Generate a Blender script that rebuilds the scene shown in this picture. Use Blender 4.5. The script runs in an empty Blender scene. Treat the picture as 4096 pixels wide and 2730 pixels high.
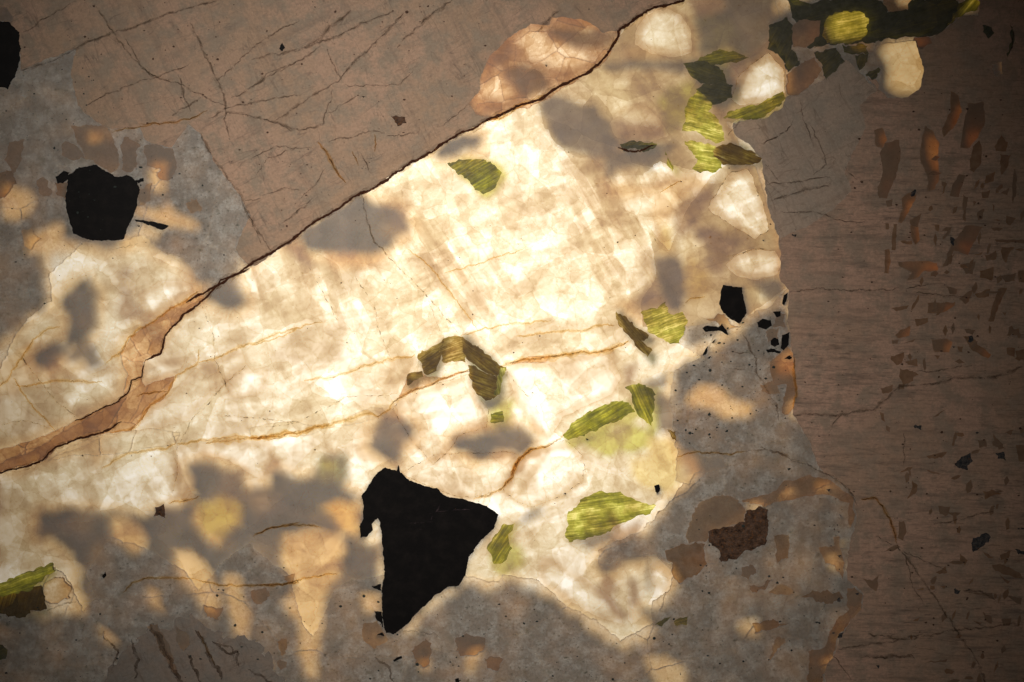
import bpy, math, random
import numpy as np
from mathutils import Vector, noise
from mathutils.geometry import delaunay_2d_cdt

random.seed(7)
S = 0.0002                      # metres per unit of the slab's own grid (slab in view about 20 cm wide)
R = math.radians
sc = bpy.context.scene
C = sc.collection

# ------------------------------------------------------------------ camera
cam = bpy.data.cameras.new('camera'); cam_o = bpy.data.objects.new('camera', cam); C.objects.link(cam_o)
cam.sensor_width = 36; cam.lens = 100; cam.clip_start = 0.01; cam.clip_end = 20
cam_o.location = (0, 0, 1024*S*100/36)
cam.dof.use_dof = False
sc.camera = cam_o
# ------------------------------------------------------------------ dim room
w = bpy.data.worlds.new('World'); sc.world = w; w.use_nodes = True
w.node_tree.nodes['Background'].inputs[0].default_value = (1.0, 0.93, 0.86, 1)
w.node_tree.nodes['Background'].inputs[1].default_value = 0.012
# ------------------------------------------------------------------ lamps
def aim(o, p):
    d = Vector(p) - o.location
    o.rotation_euler = d.to_track_quat('-Z', 'Y').to_euler()
# the bright lamp behind the slab
L = bpy.data.lights.new('back_lamp', 'AREA'); L.shape = 'DISK'; L.size = 610*S; L.energy = 0.205
L.color = (1.0, 0.92, 0.785)
Lo = bpy.data.objects.new('back_lamp', L); C.objects.link(Lo); Lo.location = (-35*S, 72*S, -490*S); aim(Lo, (-35*S, 72*S, 0))
# dim room lamp in front, its cone fading towards the far corner
F = bpy.data.lights.new('front_lamp', 'SPOT'); F.energy = 5.7; F.spot_size = R(31); F.spot_blend = 1.0; F.shadow_soft_size = 0.05
F.color = (1.0, 0.94, 0.865)
Fo = bpy.data.objects.new('front_lamp', F); C.objects.link(Fo); Fo.location = (-500*S, 900*S, 1900*S); aim(Fo, (-80*S, 20*S, 0))
# ------------------------------------------------------------------ exposure
sc.view_settings.view_transform = 'Standard'; sc.view_settings.look = 'None'
sc.view_settings.exposure = 0.0; sc.view_settings.gamma = 1.0
cy = sc.cycles
cy.use_denoising = True; cy.max_bounces = 6; cy.diffuse_bounces = 3; cy.transmission_bounces = 4
cy.transparent_max_bounces = 40; cy.use_adaptive_sampling = False

# ================================================================== materials
def new_mat(name):
    m = bpy.data.materials.new(name); m.use_nodes = True
    nt = m.node_tree; nt.nodes.clear()
    return m, nt
class N:
    """a small wrapper that adds nodes to one tree"""
    def __init__(s, nt):
        s.nt = nt; s.tc = nt.nodes.new('ShaderNodeTexCoord')
        s.oi = nt.nodes.new('ShaderNodeObjectInfo')
    def node(s, t, **k):
        n = s.nt.nodes.new(t)
        for a, b in k.items(): setattr(n, a, b)
        return n
    def put(s, sock, v):
        if hasattr(v, 'is_linked') or isinstance(v, bpy.types.NodeSocket): s.nt.links.new(v, sock)
        else: sock.default_value = v
    def math(s, op, a, b=0.0, c=0.0, clamp=False):
        n = s.node('ShaderNodeMath', operation=op, use_clamp=clamp)
        s.put(n.inputs[0], a); s.put(n.inputs[1], b); s.put(n.inputs[2], c)
        return n.outputs[0]
    def attr(s, name):
        n = s.node('ShaderNodeAttribute', attribute_type='OBJECT', attribute_name=name); return n.outputs['Fac']
    def mapped(s, scale=(1, 1, 1), rot=0.0, loc=(0, 0, 0), warp=0.0, wscale=0.03):
        v = s.tc.outputs['Object']
        if warp:
            nz = s.node('ShaderNodeTexNoise'); nz.inputs['Scale'].default_value = wscale; nz.inputs['Detail'].default_value = 4
            s.put(nz.inputs['Vector'], v)
            vm = s.node('ShaderNodeVectorMath', operation='MULTIPLY_ADD')
            s.put(vm.inputs[0], nz.outputs['Color']); vm.inputs[1].default_value = (warp, warp, 0)
            s.put(vm.inputs[2], v); v = vm.outputs[0]
        r = s.node('ShaderNodeMapping'); r.inputs['Rotation'].default_value = (0, 0, -rot); s.put(r.inputs['Vector'], v)
        m = s.node('ShaderNodeMapping'); m.inputs['Scale'].default_value = scale; m.inputs['Location'].default_value = loc
        s.put(m.inputs['Vector'], r.outputs[0]); return m.outputs[0]
    def noise(s, scale, detail=4, rough=0.55, vec=None, dist=0.0, **k):
        n = s.node('ShaderNodeTexNoise'); n.inputs['Scale'].default_value = scale; n.inputs['Detail'].default_value = detail
        n.inputs['Roughness'].default_value = rough; n.inputs['Distortion'].default_value = dist
        s.put(n.inputs['Vector'], vec if vec is not None else s.tc.outputs['Object']); return n.outputs['Fac']
    def vor(s, scale, vec=None, feature='F1', rnd=1.0):
        n = s.node('ShaderNodeTexVoronoi', feature=feature); n.inputs['Scale'].default_value = scale; n.inputs['Randomness'].default_value = rnd
        s.put(n.inputs['Vector'], vec if vec is not None else s.tc.outputs['Object']); return n
    def rng(s, v, a, b, c=0.0, d=1.0):
        n = s.node('ShaderNodeMapRange'); n.clamp = True
        s.put(n.inputs['Value'], v)
        for i, x in zip(('From Min', 'From Max', 'To Min', 'To Max'), (a, b, c, d)): n.inputs[i].default_value = x
        return n.outputs[0]
    def cellrand(s, vorn):
        n = s.node('ShaderNodeSeparateColor'); s.nt.links.new(vorn.outputs['Color'], n.inputs[0]); return n.outputs[0]
    def mix(s, f, a, b, t='MIX'):
        n = s.node('ShaderNodeMix', data_type='RGBA', blend_type=t)
        s.put(n.inputs[0], f)
        for k, v in ((6, a), (7, b)):
            if isinstance(v, tuple): v = (*v[:3], 1)
            s.put(n.inputs[k], v)
        return n.outputs[2]
    def beer(s, d, k, top=(1, 1, 1)):
        """transmittance of thickness d with absorption k per colour"""
        n = s.node('ShaderNodeCombineColor')
        for i in range(3):
            s.put(n.inputs[i], s.math('MULTIPLY', s.math('POWER', math.exp(-k[i]), d), top[i]))
        return n.outputs[0]
    def ridge(s, scale, width, vec=None, detail=3):
        """thin meandering lines: 1 on the line"""
        n = s.noise(scale, detail, 0.5, vec)
        return s.rng(s.math('ABSOLUTE', s.math('SUBTRACT', n, 0.5)), 0.0, width, 1.0, 0.0)
    def out(s, diff, trans, gloss=0.03, rough=0.35, bump=None, bstr=0.2, bdist=1.0, extra=None):
        d = s.node('ShaderNodeBsdfDiffuse'); t = s.node('ShaderNodeBsdfTranslucent'); g = s.node('ShaderNodeBsdfGlossy')
        for n, v in ((d, diff), (t, trans)):
            if n is t and v is None: continue
            s.put(n.inputs['Color'], (*v, 1) if isinstance(v, tuple) else v)
        g.inputs['Color'].default_value = (1, 1, 1, 1); g.inputs['Roughness'].default_value = rough
        if bump is not None:
            b = s.node('ShaderNodeBump'); b.inputs['Strength'].default_value = bstr; b.inputs['Distance'].default_value = bdist
            s.put(b.inputs['Height'], bump)
            for n in (d, t, g): s.nt.links.new(b.outputs[0], n.inputs['Normal'])
        sh = d.outputs[0]
        if trans is not None:
            a = s.node('ShaderNodeAddShader'); s.nt.links.new(d.outputs[0], a.inputs[0]); s.nt.links.new(t.outputs[0], a.inputs[1]); sh = a.outputs[0]
        if extra is not None:      # (factor, colour): part see-through
            tr = s.node('ShaderNodeBsdfTransparent'); s.put(tr.inputs[0], (*extra[1], 1) if isinstance(extra[1], tuple) else extra[1])
            mx = s.node('ShaderNodeMixShader'); s.put(mx.inputs[0], extra[0]); s.nt.links.new(sh, mx.inputs[1]); s.nt.links.new(tr.outputs[0], mx.inputs[2]); sh = mx.outputs[0]
        if gloss:
            m = s.node('ShaderNodeMixShader'); m.inputs[0].default_value = gloss
            s.nt.links.new(sh, m.inputs[1]); s.nt.links.new(g.outputs[0], m.inputs[2]); sh = m.outputs[0]
        o = s.node('ShaderNodeOutputMaterial'); s.nt.links.new(sh, o.inputs['Surface'])

def sum_(n, terms):
    r = terms[0]
    for t in terms[1:]: r = n.math('ADD', r, t)
    return r
def scaled(n, v, k, off=0.0): return n.math('MULTIPLY_ADD', v, k, -off*k)

BAND = R(17)
def quartz_thickness(n, facets=1.0):
    """how much cloudy quartz the light crosses: per-grain value + clouds + facets + healed fractures"""
    band = n.mapped((0.35, 1, 1), BAND)
    warp = n.mapped((0.75, 1, 1), R(-62), warp=14, wscale=0.05)
    f1 = n.cellrand(n.vor(0.050, warp)); e1 = n.vor(0.050, warp, 'DISTANCE_TO_EDGE').outputs['Distance']; f2 = n.cellrand(n.vor(0.12, n.mapped((0.6, 1, 1), R(25), warp=9, wscale=0.09), rnd=0.9))
    t = [n.attr('density'), n.math('MULTIPLY', n.rng(e1, 0.0, 0.045, 1.0, 0.0), 0.30), n.math('MULTIPLY', n.ridge(0.045, 0.012, n.mapped((1, 0.22, 1), R(28), (15, 2, 0), 5, 0.04)), 0.18),
         n.math('MULTIPLY', n.rng(n.noise(0.8, 3, 0.7), 0.62, 0.72), 0.45),
         scaled(n, n.noise(0.011, 5, 0.6, band), 0.6, 0.5),
         scaled(n, n.noise(0.07, 7, 0.7, n.mapped((0.40, 1, 1), BAND)), 0.9, 0.5),
         scaled(n, n.noise(0.26, 6, 0.75), 1.5, 0.5),
         scaled(n, f1, 0.60*facets, 0.5), scaled(n, f2, 0.42*facets, 0.5),
         n.math('MULTIPLY', n.ridge(0.022, 0.006, n.mapped((1, 1, 1), 0.4, (3, 7, 0), 20, 0.02)), 0.30),
         n.math('MULTIPLY', n.ridge(0.06, 0.010, n.mapped((0.5, 1, 1), BAND, (5, 1, 0))), 0.20)]
    # crumbly bright flecks where the fracture surfaces scatter light
    fl = n.noise(0.24, 5, 0.75, n.mapped((0.5, 1, 1), R(14), (9, 2, 0), 6, 0.2))
    zone = n.noise(0.018, 3, 0.5, n.mapped((1, 1, 1), 0, (40, 12, 0)))
    t.append(n.math('MULTIPLY', n.math('MULTIPLY', n.rng(fl, 0.56, 0.68), n.rng(zone, 0.42, 0.58)), -0.7))
    t.append(n.math('MULTIPLY', n.rng(n.noise(0.5, 3, 0.6, n.mapped((0.8, 1, 1), 0.5, (2, 9, 0))), 0.66, 0.73), 0.5))
    return n.math('MAXIMUM', sum_(n, t), 0.02)

def facet_height(n):
    return sum_(n, [scaled(n, n.cellrand(n.vor(0.09, n.mapped((0.7, 1, 1), R(-40), warp=8, wscale=0.08))), 3.0),
                    scaled(n, n.noise(0.10, 3, 0.5), 4.0)])

def mat_quartz():
    m, nt = new_mat('milky_quartz'); n = N(nt)
    d = quartz_thickness(n)
    trans = n.beer(d, (0.36, 0.50, 0.86), (0.96, 0.96, 0.96))
    nz = n.noise(0.05, 5, 0.6)
    diff = n.mix(n.rng(nz, 0.3, 0.7), (0.225, 0.205, 0.18), (0.29, 0.265, 0.24))
    sp = n.rng(n.noise(0.22, 2, 0.5, n.mapped((1, 1, 1), 0, (31, 17, 0))), 0.70, 0.76)
    diff = n.mix(sp, diff, (0.08, 0.06, 0.04))
    n.out(diff, trans, 0.015, 0.4, None)
    return m
def mat_amber():
    m, nt = new_mat('iron_stained_quartz'); n = N(nt)
    d = quartz_thickness(n, 1.2)
    trans = n.beer(d, (0.56, 0.90, 1.42), (0.94, 0.88, 0.80))
    diff = n.mix(n.rng(n.noise(0.06, 5), 0.3, 0.7), (0.20, 0.135, 0.085), (0.27, 0.20, 0.145))
    n.out(diff, trans, 0.02, 0.4, None)
    return m
def mat_grey():
    m, nt = new_mat('grey_white_feldspar'); n = N(nt)
    big = n.noise(0.012, 4, 0.55); mid = n.noise(0.07, 6, 0.65); fine = n.noise(0.42, 6, 0.8)
    base = n.mix(n.rng(big, 0.35, 0.65), (0.25, 0.24, 0.22), (0.30, 0.265, 0.232))
    base = n.mix(n.rng(mid, 0.45, 0.60), base, (0.43, 0.42, 0.39))
    base = n.mix(n.math('MULTIPLY', n.rng(fine, 0.42, 0.62), 0.70), base, (0.14, 0.13, 0.115))
    base = n.mix(n.math('MULTIPLY', n.rng(n.noise(0.10, 5, 0.7, n.mapped((1, 1, 1), 0, (77, 5, 0))), 0.56, 0.66), 0.6), base, (0.15, 0.155, 0.125))
    base = n.mix(n.math('MULTIPLY', n.ridge(0.03, 0.006, n.mapped((1, 1, 1), 0, (3, 50, 0), 12, 0.05)), 0.55), base, (0.13, 0.105, 0.08))
    sp = n.rng(n.noise(0.30, 3, 0.6, n.mapped((0.7, 1, 1), 0.3, (11, 3, 0))), 0.61, 0.68)
    base = n.mix(n.math('MULTIPLY', sp, 0.9), base, (0.06, 0.08, 0.07))
    br = n.math('MULTIPLY_ADD', n.oi.outputs['Random'], 0.16, 0.92)
    base = n.mix(1.0, base, combine(n, br), 'MULTIPLY')
    d = quartz_thickness(n, 0.7)
    trans = n.beer(d, (0.36, 0.56, 0.92), (0.74, 0.72, 0.68))
    n.out(base, trans, 0.015, 0.5)
    return m
def combine(n, v):
    c = n.node('ShaderNodeCombineColor')
    for i in range(3): n.put(c.inputs[i], v)
    return c.outputs[0]
def mat_pink(name, rot, kind):
    m, nt = new_mat(name); n = N(nt)
    big = n.noise(0.009, 4, 0.55, n.mapped((1, 1, 1), 0, (20, 4, 0))); mid = n.noise(0.045, 6, 0.62); fine = n.noise(0.36, 6, 0.8)
    if kind == 'west':  a, b, c = (0.46, 0.305, 0.198), (0.54, 0.345, 0.235), (0.37, 0.28, 0.20)
    elif kind == 'wedge': a, b, c = (0.45, 0.345, 0.265), (0.50, 0.375, 0.285), (0.40, 0.325, 0.255)
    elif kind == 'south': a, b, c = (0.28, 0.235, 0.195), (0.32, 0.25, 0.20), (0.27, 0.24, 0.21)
    else: a, b, c = (0.48, 0.315, 0.22), (0.57, 0.36, 0.26), (0.39, 0.285, 0.21)
    base = n.mix(n.rng(big, 0.42, 0.58), a, b)
    base = n.mix(n.rng(mid, 0.45, 0.60), base, c)
    base = n.mix(n.math('MULTIPLY', n.rng(fine, 0.42, 0.66), 0.45), base, tuple(x*0.5 for x in a))
    base = n.mix(n.math('MULTIPLY', n.rng(n.noise(0.25, 4, 0.7, n.mapped((1, 1, 1), 0, (7, 70, 0))), 0.60, 0.74), 0.45), base, tuple(min(1, x*1.45) for x in b))
    base = n.mix(n.math('MULTIPLY', n.rng(n.noise(0.12, 6, 0.7, n.mapped((1, 1, 1), 0, (17, 27, 0))), 0.52, 0.66), 0.35), base, tuple(x*0.62 for x in a))
    # cleavage traces
    if kind == 'streak':
        st = n.noise(0.16, 6, 0.62, n.mapped((0.10, 1, 1), R(-1.5), (0, 0, 0), 5, 0.02))
        zone = n.rng(n.noise(0.010, 3, 0.5, n.mapped((0.5, 1, 1), 0, (5, 31, 0))), 0.30, 0.62, 0.25, 1.0)
        base = n.mix(n.math('MULTIPLY', n.rng(st, 0.50, 0.66), n.math('MULTIPLY', zone, 0.62)), base, (0.15, 0.11, 0.085))
        st2 = n.noise(0.5, 4, 0.6, n.mapped((0.16, 1, 1), R(-1), (9, 4, 0), 3, 0.05))
        base = n.mix(n.math('MULTIPLY', n.rng(st2, 0.53, 0.66), n.math('MULTIPLY', zone, 0.6)), base, (0.11, 0.08, 0.06))
    else:
        for rr, sc_, off, am in ((R(-62), 0.09, 3, 0.45), (R(24), 0.07, 40, 0.35), (R(-62), 0.25, 9, 0.25)):
            st = n.noise(sc_, 5, 0.6, n.mapped((0.07, 1, 1), rr, (off, off*2, 0), 6, 0.02))
            base = n.mix(n.math('MULTIPLY', n.rng(st, 0.55, 0.72), am), base, (0.20, 0.14, 0.10))
        for rr, sc_, wd_, off, am in ((R(-62), 0.045, 0.010, 3, 0.55), (R(26), 0.040, 0.008, 21, 0.55), (R(30), 0.10, 0.010, 61, 0.4), (R(-75), 0.09, 0.010, 91, 0.4)):
            gate = n.rng(n.noise(0.035, 3, 0.5, n.mapped((1, 1, 1), 0, (off, 5, 0))), 0.45, 0.62)
            base = n.mix(n.math('MULTIPLY', n.math('MULTIPLY', n.ridge(sc_, wd_, n.mapped((0.18, 1, 1), rr, (off, off*2, 0), 4, 0.05)), gate), am), base, (0.13, 0.085, 0.06))
    rust = n.math('MULTIPLY', n.rng(n.noise(0.17, 5, 0.7, n.mapped((1, 1, 1), 0, (3, 8, 0))), 0.64, 0.72), n.rng(n.noise(0.012, 3, 0.5, n.mapped((1, 1, 1), 0, (9, 1, 0))), 0.44, 0.6))
    base = n.mix(n.math('MULTIPLY', rust, 0.7), base, (0.34, 0.15, 0.07))
    sp = n.rng(n.noise(0.30, 2, 0.5, n.mapped((1, 1, 1), 0, (55, 3, 0))), 0.735, 0.77)
    base = n.mix(n.math('MULTIPLY', sp, 0.85), base, (0.035, 0.025, 0.020))
    tr = n.math('MULTIPLY', n.rng(n.noise(0.03, 4), 0.3, 0.7, 0.6, 1.4), 0.035)
    trans = n.mix(1.0, combine(n, tr), (1.0, 0.62, 0.36), 'MULTIPLY')
    n.out(base, trans, 0.015, 0.5, n.noise(0.35, 4, 0.6), 0.08, 1.2)
    return m
def mat_rod():
    m, nt = new_mat('smoky_quartz'); n = N(nt)
    d = n.math('MAXIMUM', sum_(n, [n.attr('density'), scaled(n, n.noise(0.04, 5, 0.6), 2.6, 0.5), scaled(n, n.noise(0.3, 4, 0.7), 0.8, 0.5)]), 0.05)
    trans = n.beer(d, (0.80, 1.25, 2.1), (0.62, 0.46, 0.31))
    diff = n.mix(n.rng(n.noise(0.12, 5, 0.65), 0.3, 0.7), (0.17, 0.095, 0.052), (0.29, 0.175, 0.105))
    diff = n.mix(n.math('MULTIPLY', n.oi.outputs['Random'], 0.6), diff, (0.20, 0.15, 0.11))
    n.out(diff, trans, 0.012, 0.4)
    return m
def fibres(n):
    """streaks along the plates: the grain's own direction is its property fibre_angle"""
    r = n.node('ShaderNodeVectorRotate', rotation_type='Z_AXIS'); n.put(r.inputs['Vector'], n.tc.outputs['Object'])
    n.put(r.inputs['Angle'], n.math('MULTIPLY', n.attr('fibre_angle'), -1.0))
    m = n.node('ShaderNodeMapping'); m.inputs['Scale'].default_value = (0.07, 1, 1); n.put(m.inputs['Vector'], r.outputs[0])
    return n.noise(0.55, 4, 0.6, m.outputs[0]), n.noise(0.13, 4, 0.6, m.outputs[0])
def mica_thickness(n):
    a, b = fibres(n)
    return n.math('MAXIMUM', sum_(n, [n.attr('density'), scaled(n, n.noise(0.07, 5, 0.65), 3.6, 0.46), scaled(n, a, 4.2, 0.5), scaled(n, b, 1.2, 0.5), scaled(n, n.noise(0.4, 3, 0.7), 0.5, 0.5)]), 0.05)
def mat_smoky():
    m, nt = new_mat('pale_smoky_quartz'); n = N(nt)
    d = n.math('MAXIMUM', sum_(n, [n.attr('density'), scaled(n, n.noise(0.05, 5, 0.65), 3.0, 0.5), scaled(n, n.noise(0.3, 5, 0.75), 1.4, 0.5)]), 0.05)
    trans = n.beer(d, (0.55, 0.85, 1.45), (0.80, 0.70, 0.56))
    diff = n.mix(n.rng(n.noise(0.12, 6, 0.7), 0.35, 0.65), (0.13, 0.09, 0.06), (0.21, 0.16, 0.12))
    diff = n.mix(n.math('MULTIPLY', n.oi.outputs['Random'], 0.8), diff, (0.20, 0.17, 0.14))
    n.out(diff, trans, 0.015, 0.4)
    return m
def mat_green():
    m, nt = new_mat('green_mica'); n = N(nt)
    d = mica_thickness(n)
    trans = n.beer(d, (0.88, 0.86, 2.1), (0.92, 0.88, 0.34))
    diff = n.mix(n.rng(n.noise(0.15, 5, 0.65), 0.3, 0.7), (0.060, 0.060, 0.038), (0.115, 0.110, 0.080))
    n.out(diff, trans, 0.012, 0.35, n.noise(0.4, 4, 0.6), 0.10, 1.0)
    return m
def mat_bronze():
    m, nt = new_mat('bronze_mica'); n = N(nt)
    d = mica_thickness(n)
    trans = n.beer(d, (0.95, 1.18, 2.2), (0.80, 0.72, 0.42))
    diff = n.mix(n.rng(n.noise(0.15, 5, 0.65), 0.3, 0.7), (0.07, 0.05, 0.025), (0.12, 0.09, 0.05))
    n.out(diff, trans, 0.012, 0.35, n.noise(0.4, 4, 0.6), 0.10, 1.0)
    return m
def mat_black():
    m, nt = new_mat('black_tourmaline'); n = N(nt)
    diff = n.mix(n.rng(n.noise(0.08, 6, 0.65), 0.45, 0.75), (0.008, 0.007, 0.007), (0.016, 0.013, 0.012))
    n.out(diff, None, 0.004, 0.5, n.noise(0.4, 5, 0.6), 0.04, 1.0)
    return m
def mat_blue_black():
    m, nt = new_mat('blue_black_grain'); n = N(nt)
    diff = n.mix(n.rng(n.noise(0.30, 6, 0.7), 0.42, 0.62), (0.018, 0.020, 0.024), (0.10, 0.08, 0.07))
    n.out(diff, None, 0.02, 0.4, n.noise(0.4, 5, 0.6), 0.3, 1.0)
    return m
def mat_rust():
    m, nt = new_mat('rusty_altered_mineral'); n = N(nt)
    a = n.noise(0.14, 7, 0.75); b = n.noise(0.35, 5, 0.7, n.mapped((1, 1, 1), 0, (7, 7, 0)))
    diff = n.mix(n.rng(a, 0.35, 0.65), (0.035, 0.020, 0.014), (0.24, 0.145, 0.10))
    diff = n.mix(n.math('MULTIPLY', n.rng(b, 0.52, 0.62), 0.7), diff, (0.30, 0.13, 0.05))
    diff = n.mix(n.rng(b, 0.40, 0.30), diff, (0.012, 0.009, 0.008))
    n.out(diff, (0.012, 0.005, 0.002), 0.02, 0.5, a, 0.5, 3.0)
    return m
def mat_line(name, col, lo, hi, nsc, filt, am=1.0):
    """crack filling: dark mineral, broken up by gaps one can see through"""
    m, nt = new_mat(name); n = N(nt)
    g = n.rng(n.noise(nsc, 5, 0.65, n.mapped((1, 1, 1), 0, (13, 5, 0))), lo, hi, 0.0, am)
    v = n.noise(0.3, 3, 0.6)
    dc = n.mix(n.rng(v, 0.3, 0.7), tuple(x*0.6 for x in col), col)
    n.out(dc, tuple(x*0.25 for x in col), 0.0, 0.5, extra=(n.math('SUBTRACT', 1.0, g), filt))
    return m
def mat_filter(name, col):
    """clear coloured filter inside the slab: light passes straight through and takes its colour"""
    m, nt = new_mat(name); n = N(nt)
    v = n.rng(n.noise(0.06, 4, 0.6), 0.3, 0.7, 0.8, 1.25)
    c = n.node('ShaderNodeCombineColor')
    for i in range(3): n.put(c.inputs[i], n.math('POWER', max(col[i], 0.001), v))
    t = n.node('ShaderNodeBsdfTransparent'); nt.links.new(c.outputs[0], t.inputs[0])
    o = n.node('ShaderNodeOutputMaterial'); nt.links.new(t.outputs[0], o.inputs['Surface'])
    return m
def mat_solid(name, col):
    m, nt = new_mat(name); n = N(nt)
    n.out(n.mix(n.noise(0.05, 4), tuple(x*0.8 for x in col), col), None, 0.0)
    return m

def mat_leaky():
    m, nt = new_mat('cloudy_feldspar_inside'); n = N(nt)
    a = n.rng(n.noise(0.028, 5, 0.6, n.mapped((1, 1, 1), 0.5, (8, 30, 0))), 0.46, 0.68, 0.01, 0.21)
    b = n.rng(n.noise(0.10, 4, 0.6), 0.3, 0.7, 0.5, 1.5)
    n.out(n.mix(n.noise(0.05, 4), (0.14, 0.12, 0.10), (0.22, 0.19, 0.16)), None, 0.0, extra=(n.math('MULTIPLY', a, b), (0.95, 0.66, 0.36)))
    return m
M = dict(quartz=mat_quartz(), amber=mat_amber(), grey=mat_grey(), pink=mat_pink('pink_feldspar', 0, 'west'),
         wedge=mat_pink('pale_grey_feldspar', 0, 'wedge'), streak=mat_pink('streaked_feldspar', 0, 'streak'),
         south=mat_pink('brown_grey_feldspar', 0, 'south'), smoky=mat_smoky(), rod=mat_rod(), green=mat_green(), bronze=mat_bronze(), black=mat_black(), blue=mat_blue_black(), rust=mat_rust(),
         seam=mat_line('dark_seam_filling', (0.075, 0.030, 0.018), 0.25, 0.42, 0.20, (0.6, 0.35, 0.2)),
         fine=mat_line('fine_brown_crack', (0.13, 0.09, 0.065), 0.38, 0.66, 0.13, (1, 1, 1), 0.52),
         stain=mat_line('faint_stain', (0.22, 0.15, 0.10), 0.42, 0.64, 0.09, (1, 1, 1), 0.42),
         ambstain=mat_line('faint_amber_stain', (0.16, 0.09, 0.03), 2, 3, 0.09, (0.95, 0.87, 0.73), 0.3),
         rusty=mat_line('rust_crack', (0.11, 0.055, 0.03), 0.42, 0.68, 0.16, (0.92, 0.84, 0.72), 0.7),
         vein=mat_line('amber_vein', (0.24, 0.18, 0.11), 0.48, 0.76, 0.16, (0.90, 0.81, 0.66), 0.5),
         hair=mat_line('hairline', (0.12, 0.09, 0.06), 0.48, 0.66, 0.25, (0.97, 0.93, 0.87), 0.8),
         pale=mat_line('pale_scratch', (0.16, 0.11, 0.12), 0.50, 0.66, 0.10, (1, 1, 1), 0.6),
         f_amber=mat_filter('amber_glow_filter', (0.84, 0.68, 0.46)), f_brown=mat_filter('brown_glow_filter', (0.46, 0.32, 0.20)),  # filters added inside the slab to tint and darken the glow
         f_grey=mat_filter('grey_glow_filter', (0.24, 0.20, 0.16)), f_light=mat_filter('thin_glow_filter', (0.68, 0.58, 0.44)),
         f_win=mat_filter('amber_window_filter', (0.60, 0.44, 0.28)), f_dim=mat_filter('dim_window_filter', (0.97, 0.86, 0.66)), f_green=mat_filter('green_glow_filter', (0.60, 0.58, 0.13)), f_olive=mat_filter('olive_glow_filter', (0.22, 0.21, 0.09)),  # window filters added to dim and warm the lit gaps
         f_yellow=mat_filter('yellow_glow_filter', (0.85, 0.72, 0.36)),
         plate=mat_filter('fracture_plane', (0.905, 0.865, 0.80)),
         ore=mat_solid('dark_ore_speck', (0.05, 0.06, 0.055)), brownspk=mat_solid('brown_speck', (0.12, 0.07, 0.05)), smear=mat_line('brown_streak', (0.13, 0.09, 0.065), 0.30, 0.60, 0.09, (1, 1, 1), 0.7),
         fringe=mat_filter('golden_penumbra_filter', (0.90, 0.70, 0.42)), shade=mat_filter('grain_rim_shading', (0.78, 0.67, 0.52)), step=mat_filter('cleavage_step', (0.90, 0.85, 0.77)), leaky=mat_leaky(), solid=mat_solid('opaque_feldspar_inside', (0.45, 0.38, 0.32)))  # fringe and shade: penumbra and rim shading put in as filters

# ================================================================== outlines -> geometry
TILE = {'a': 0, 'b': 250, 'c': 500, 'd': 724}; ROW = {'1': 0, '2': 225, '3': 432.5}
def P(s):
    """'c2 10,20 30,40 d2 ...' : points of an outline, in the grid of a survey sheet -> slab units"""
    ox = oy = 0; out = []
    for t in s.split():
        if ',' not in t: ox, oy = TILE[t[0]], ROW[t[1]]; continue
        x, y = map(float, t.split(',')); out.append((ox + x/6.273 - 512, 341 - (oy + y/6.273)))
    return out
def field(p, amp, sc_):
    v = Vector((p[0]/sc_, p[1]/sc_, 3.7)); a = noise.noise_vector(v); b = noise.noise_vector(v*2.7 + Vector((9, 2, 1))); c = noise.noise_vector(v*6.5)
    return (p[0] + amp*(a.x + 0.55*b.x + 0.35*c.x), p[1] + amp*(a.y + 0.55*b.y + 0.35*c.y))
def rough(pts, amp=1.4, sc_=9.0, step=2.2, closed=True):
    out = []; n = len(pts)
    for i in range(n if closed else n - 1):
        a, b = pts[i], pts[(i + 1) % n]; flip = b < a
        if flip: a, b = b, a
        k = max(1, int(math.dist(a, b)/step))
        seg = [field((a[0] + (b[0]-a[0])*j/k, a[1] + (b[1]-a[1])*j/k), amp, sc_) for j in range(k + 1)]
        if flip: seg.reverse()
        out += seg[:-1]
    if not closed: out.append(field(pts[-1], amp, sc_))
    return out
def inside(px, py, poly):
    q = np.asarray(poly); x0, y0 = q.min(0); x1, y1 = q.max(0)
    res = np.zeros(len(px), bool)
    idx = np.nonzero((px > x0) & (px < x1) & (py > y0) & (py < y1))[0]
    if not len(idx): return res
    X, Y = px[idx], py[idx]; r = np.zeros(len(idx), bool)
    ax, ay = q[:, 0], q[:, 1]; bx, by = np.roll(ax, -1), np.roll(ay, -1)
    for i in range(len(q)):
        if ay[i] == by[i]: continue
        c = (ay[i] > Y) != (by[i] > Y)
        if c.any(): r ^= c & (X < (bx[i]-ax[i])*(Y-ay[i])/(by[i]-ay[i]) + ax[i])
    res[idx] = r; return res
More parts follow.
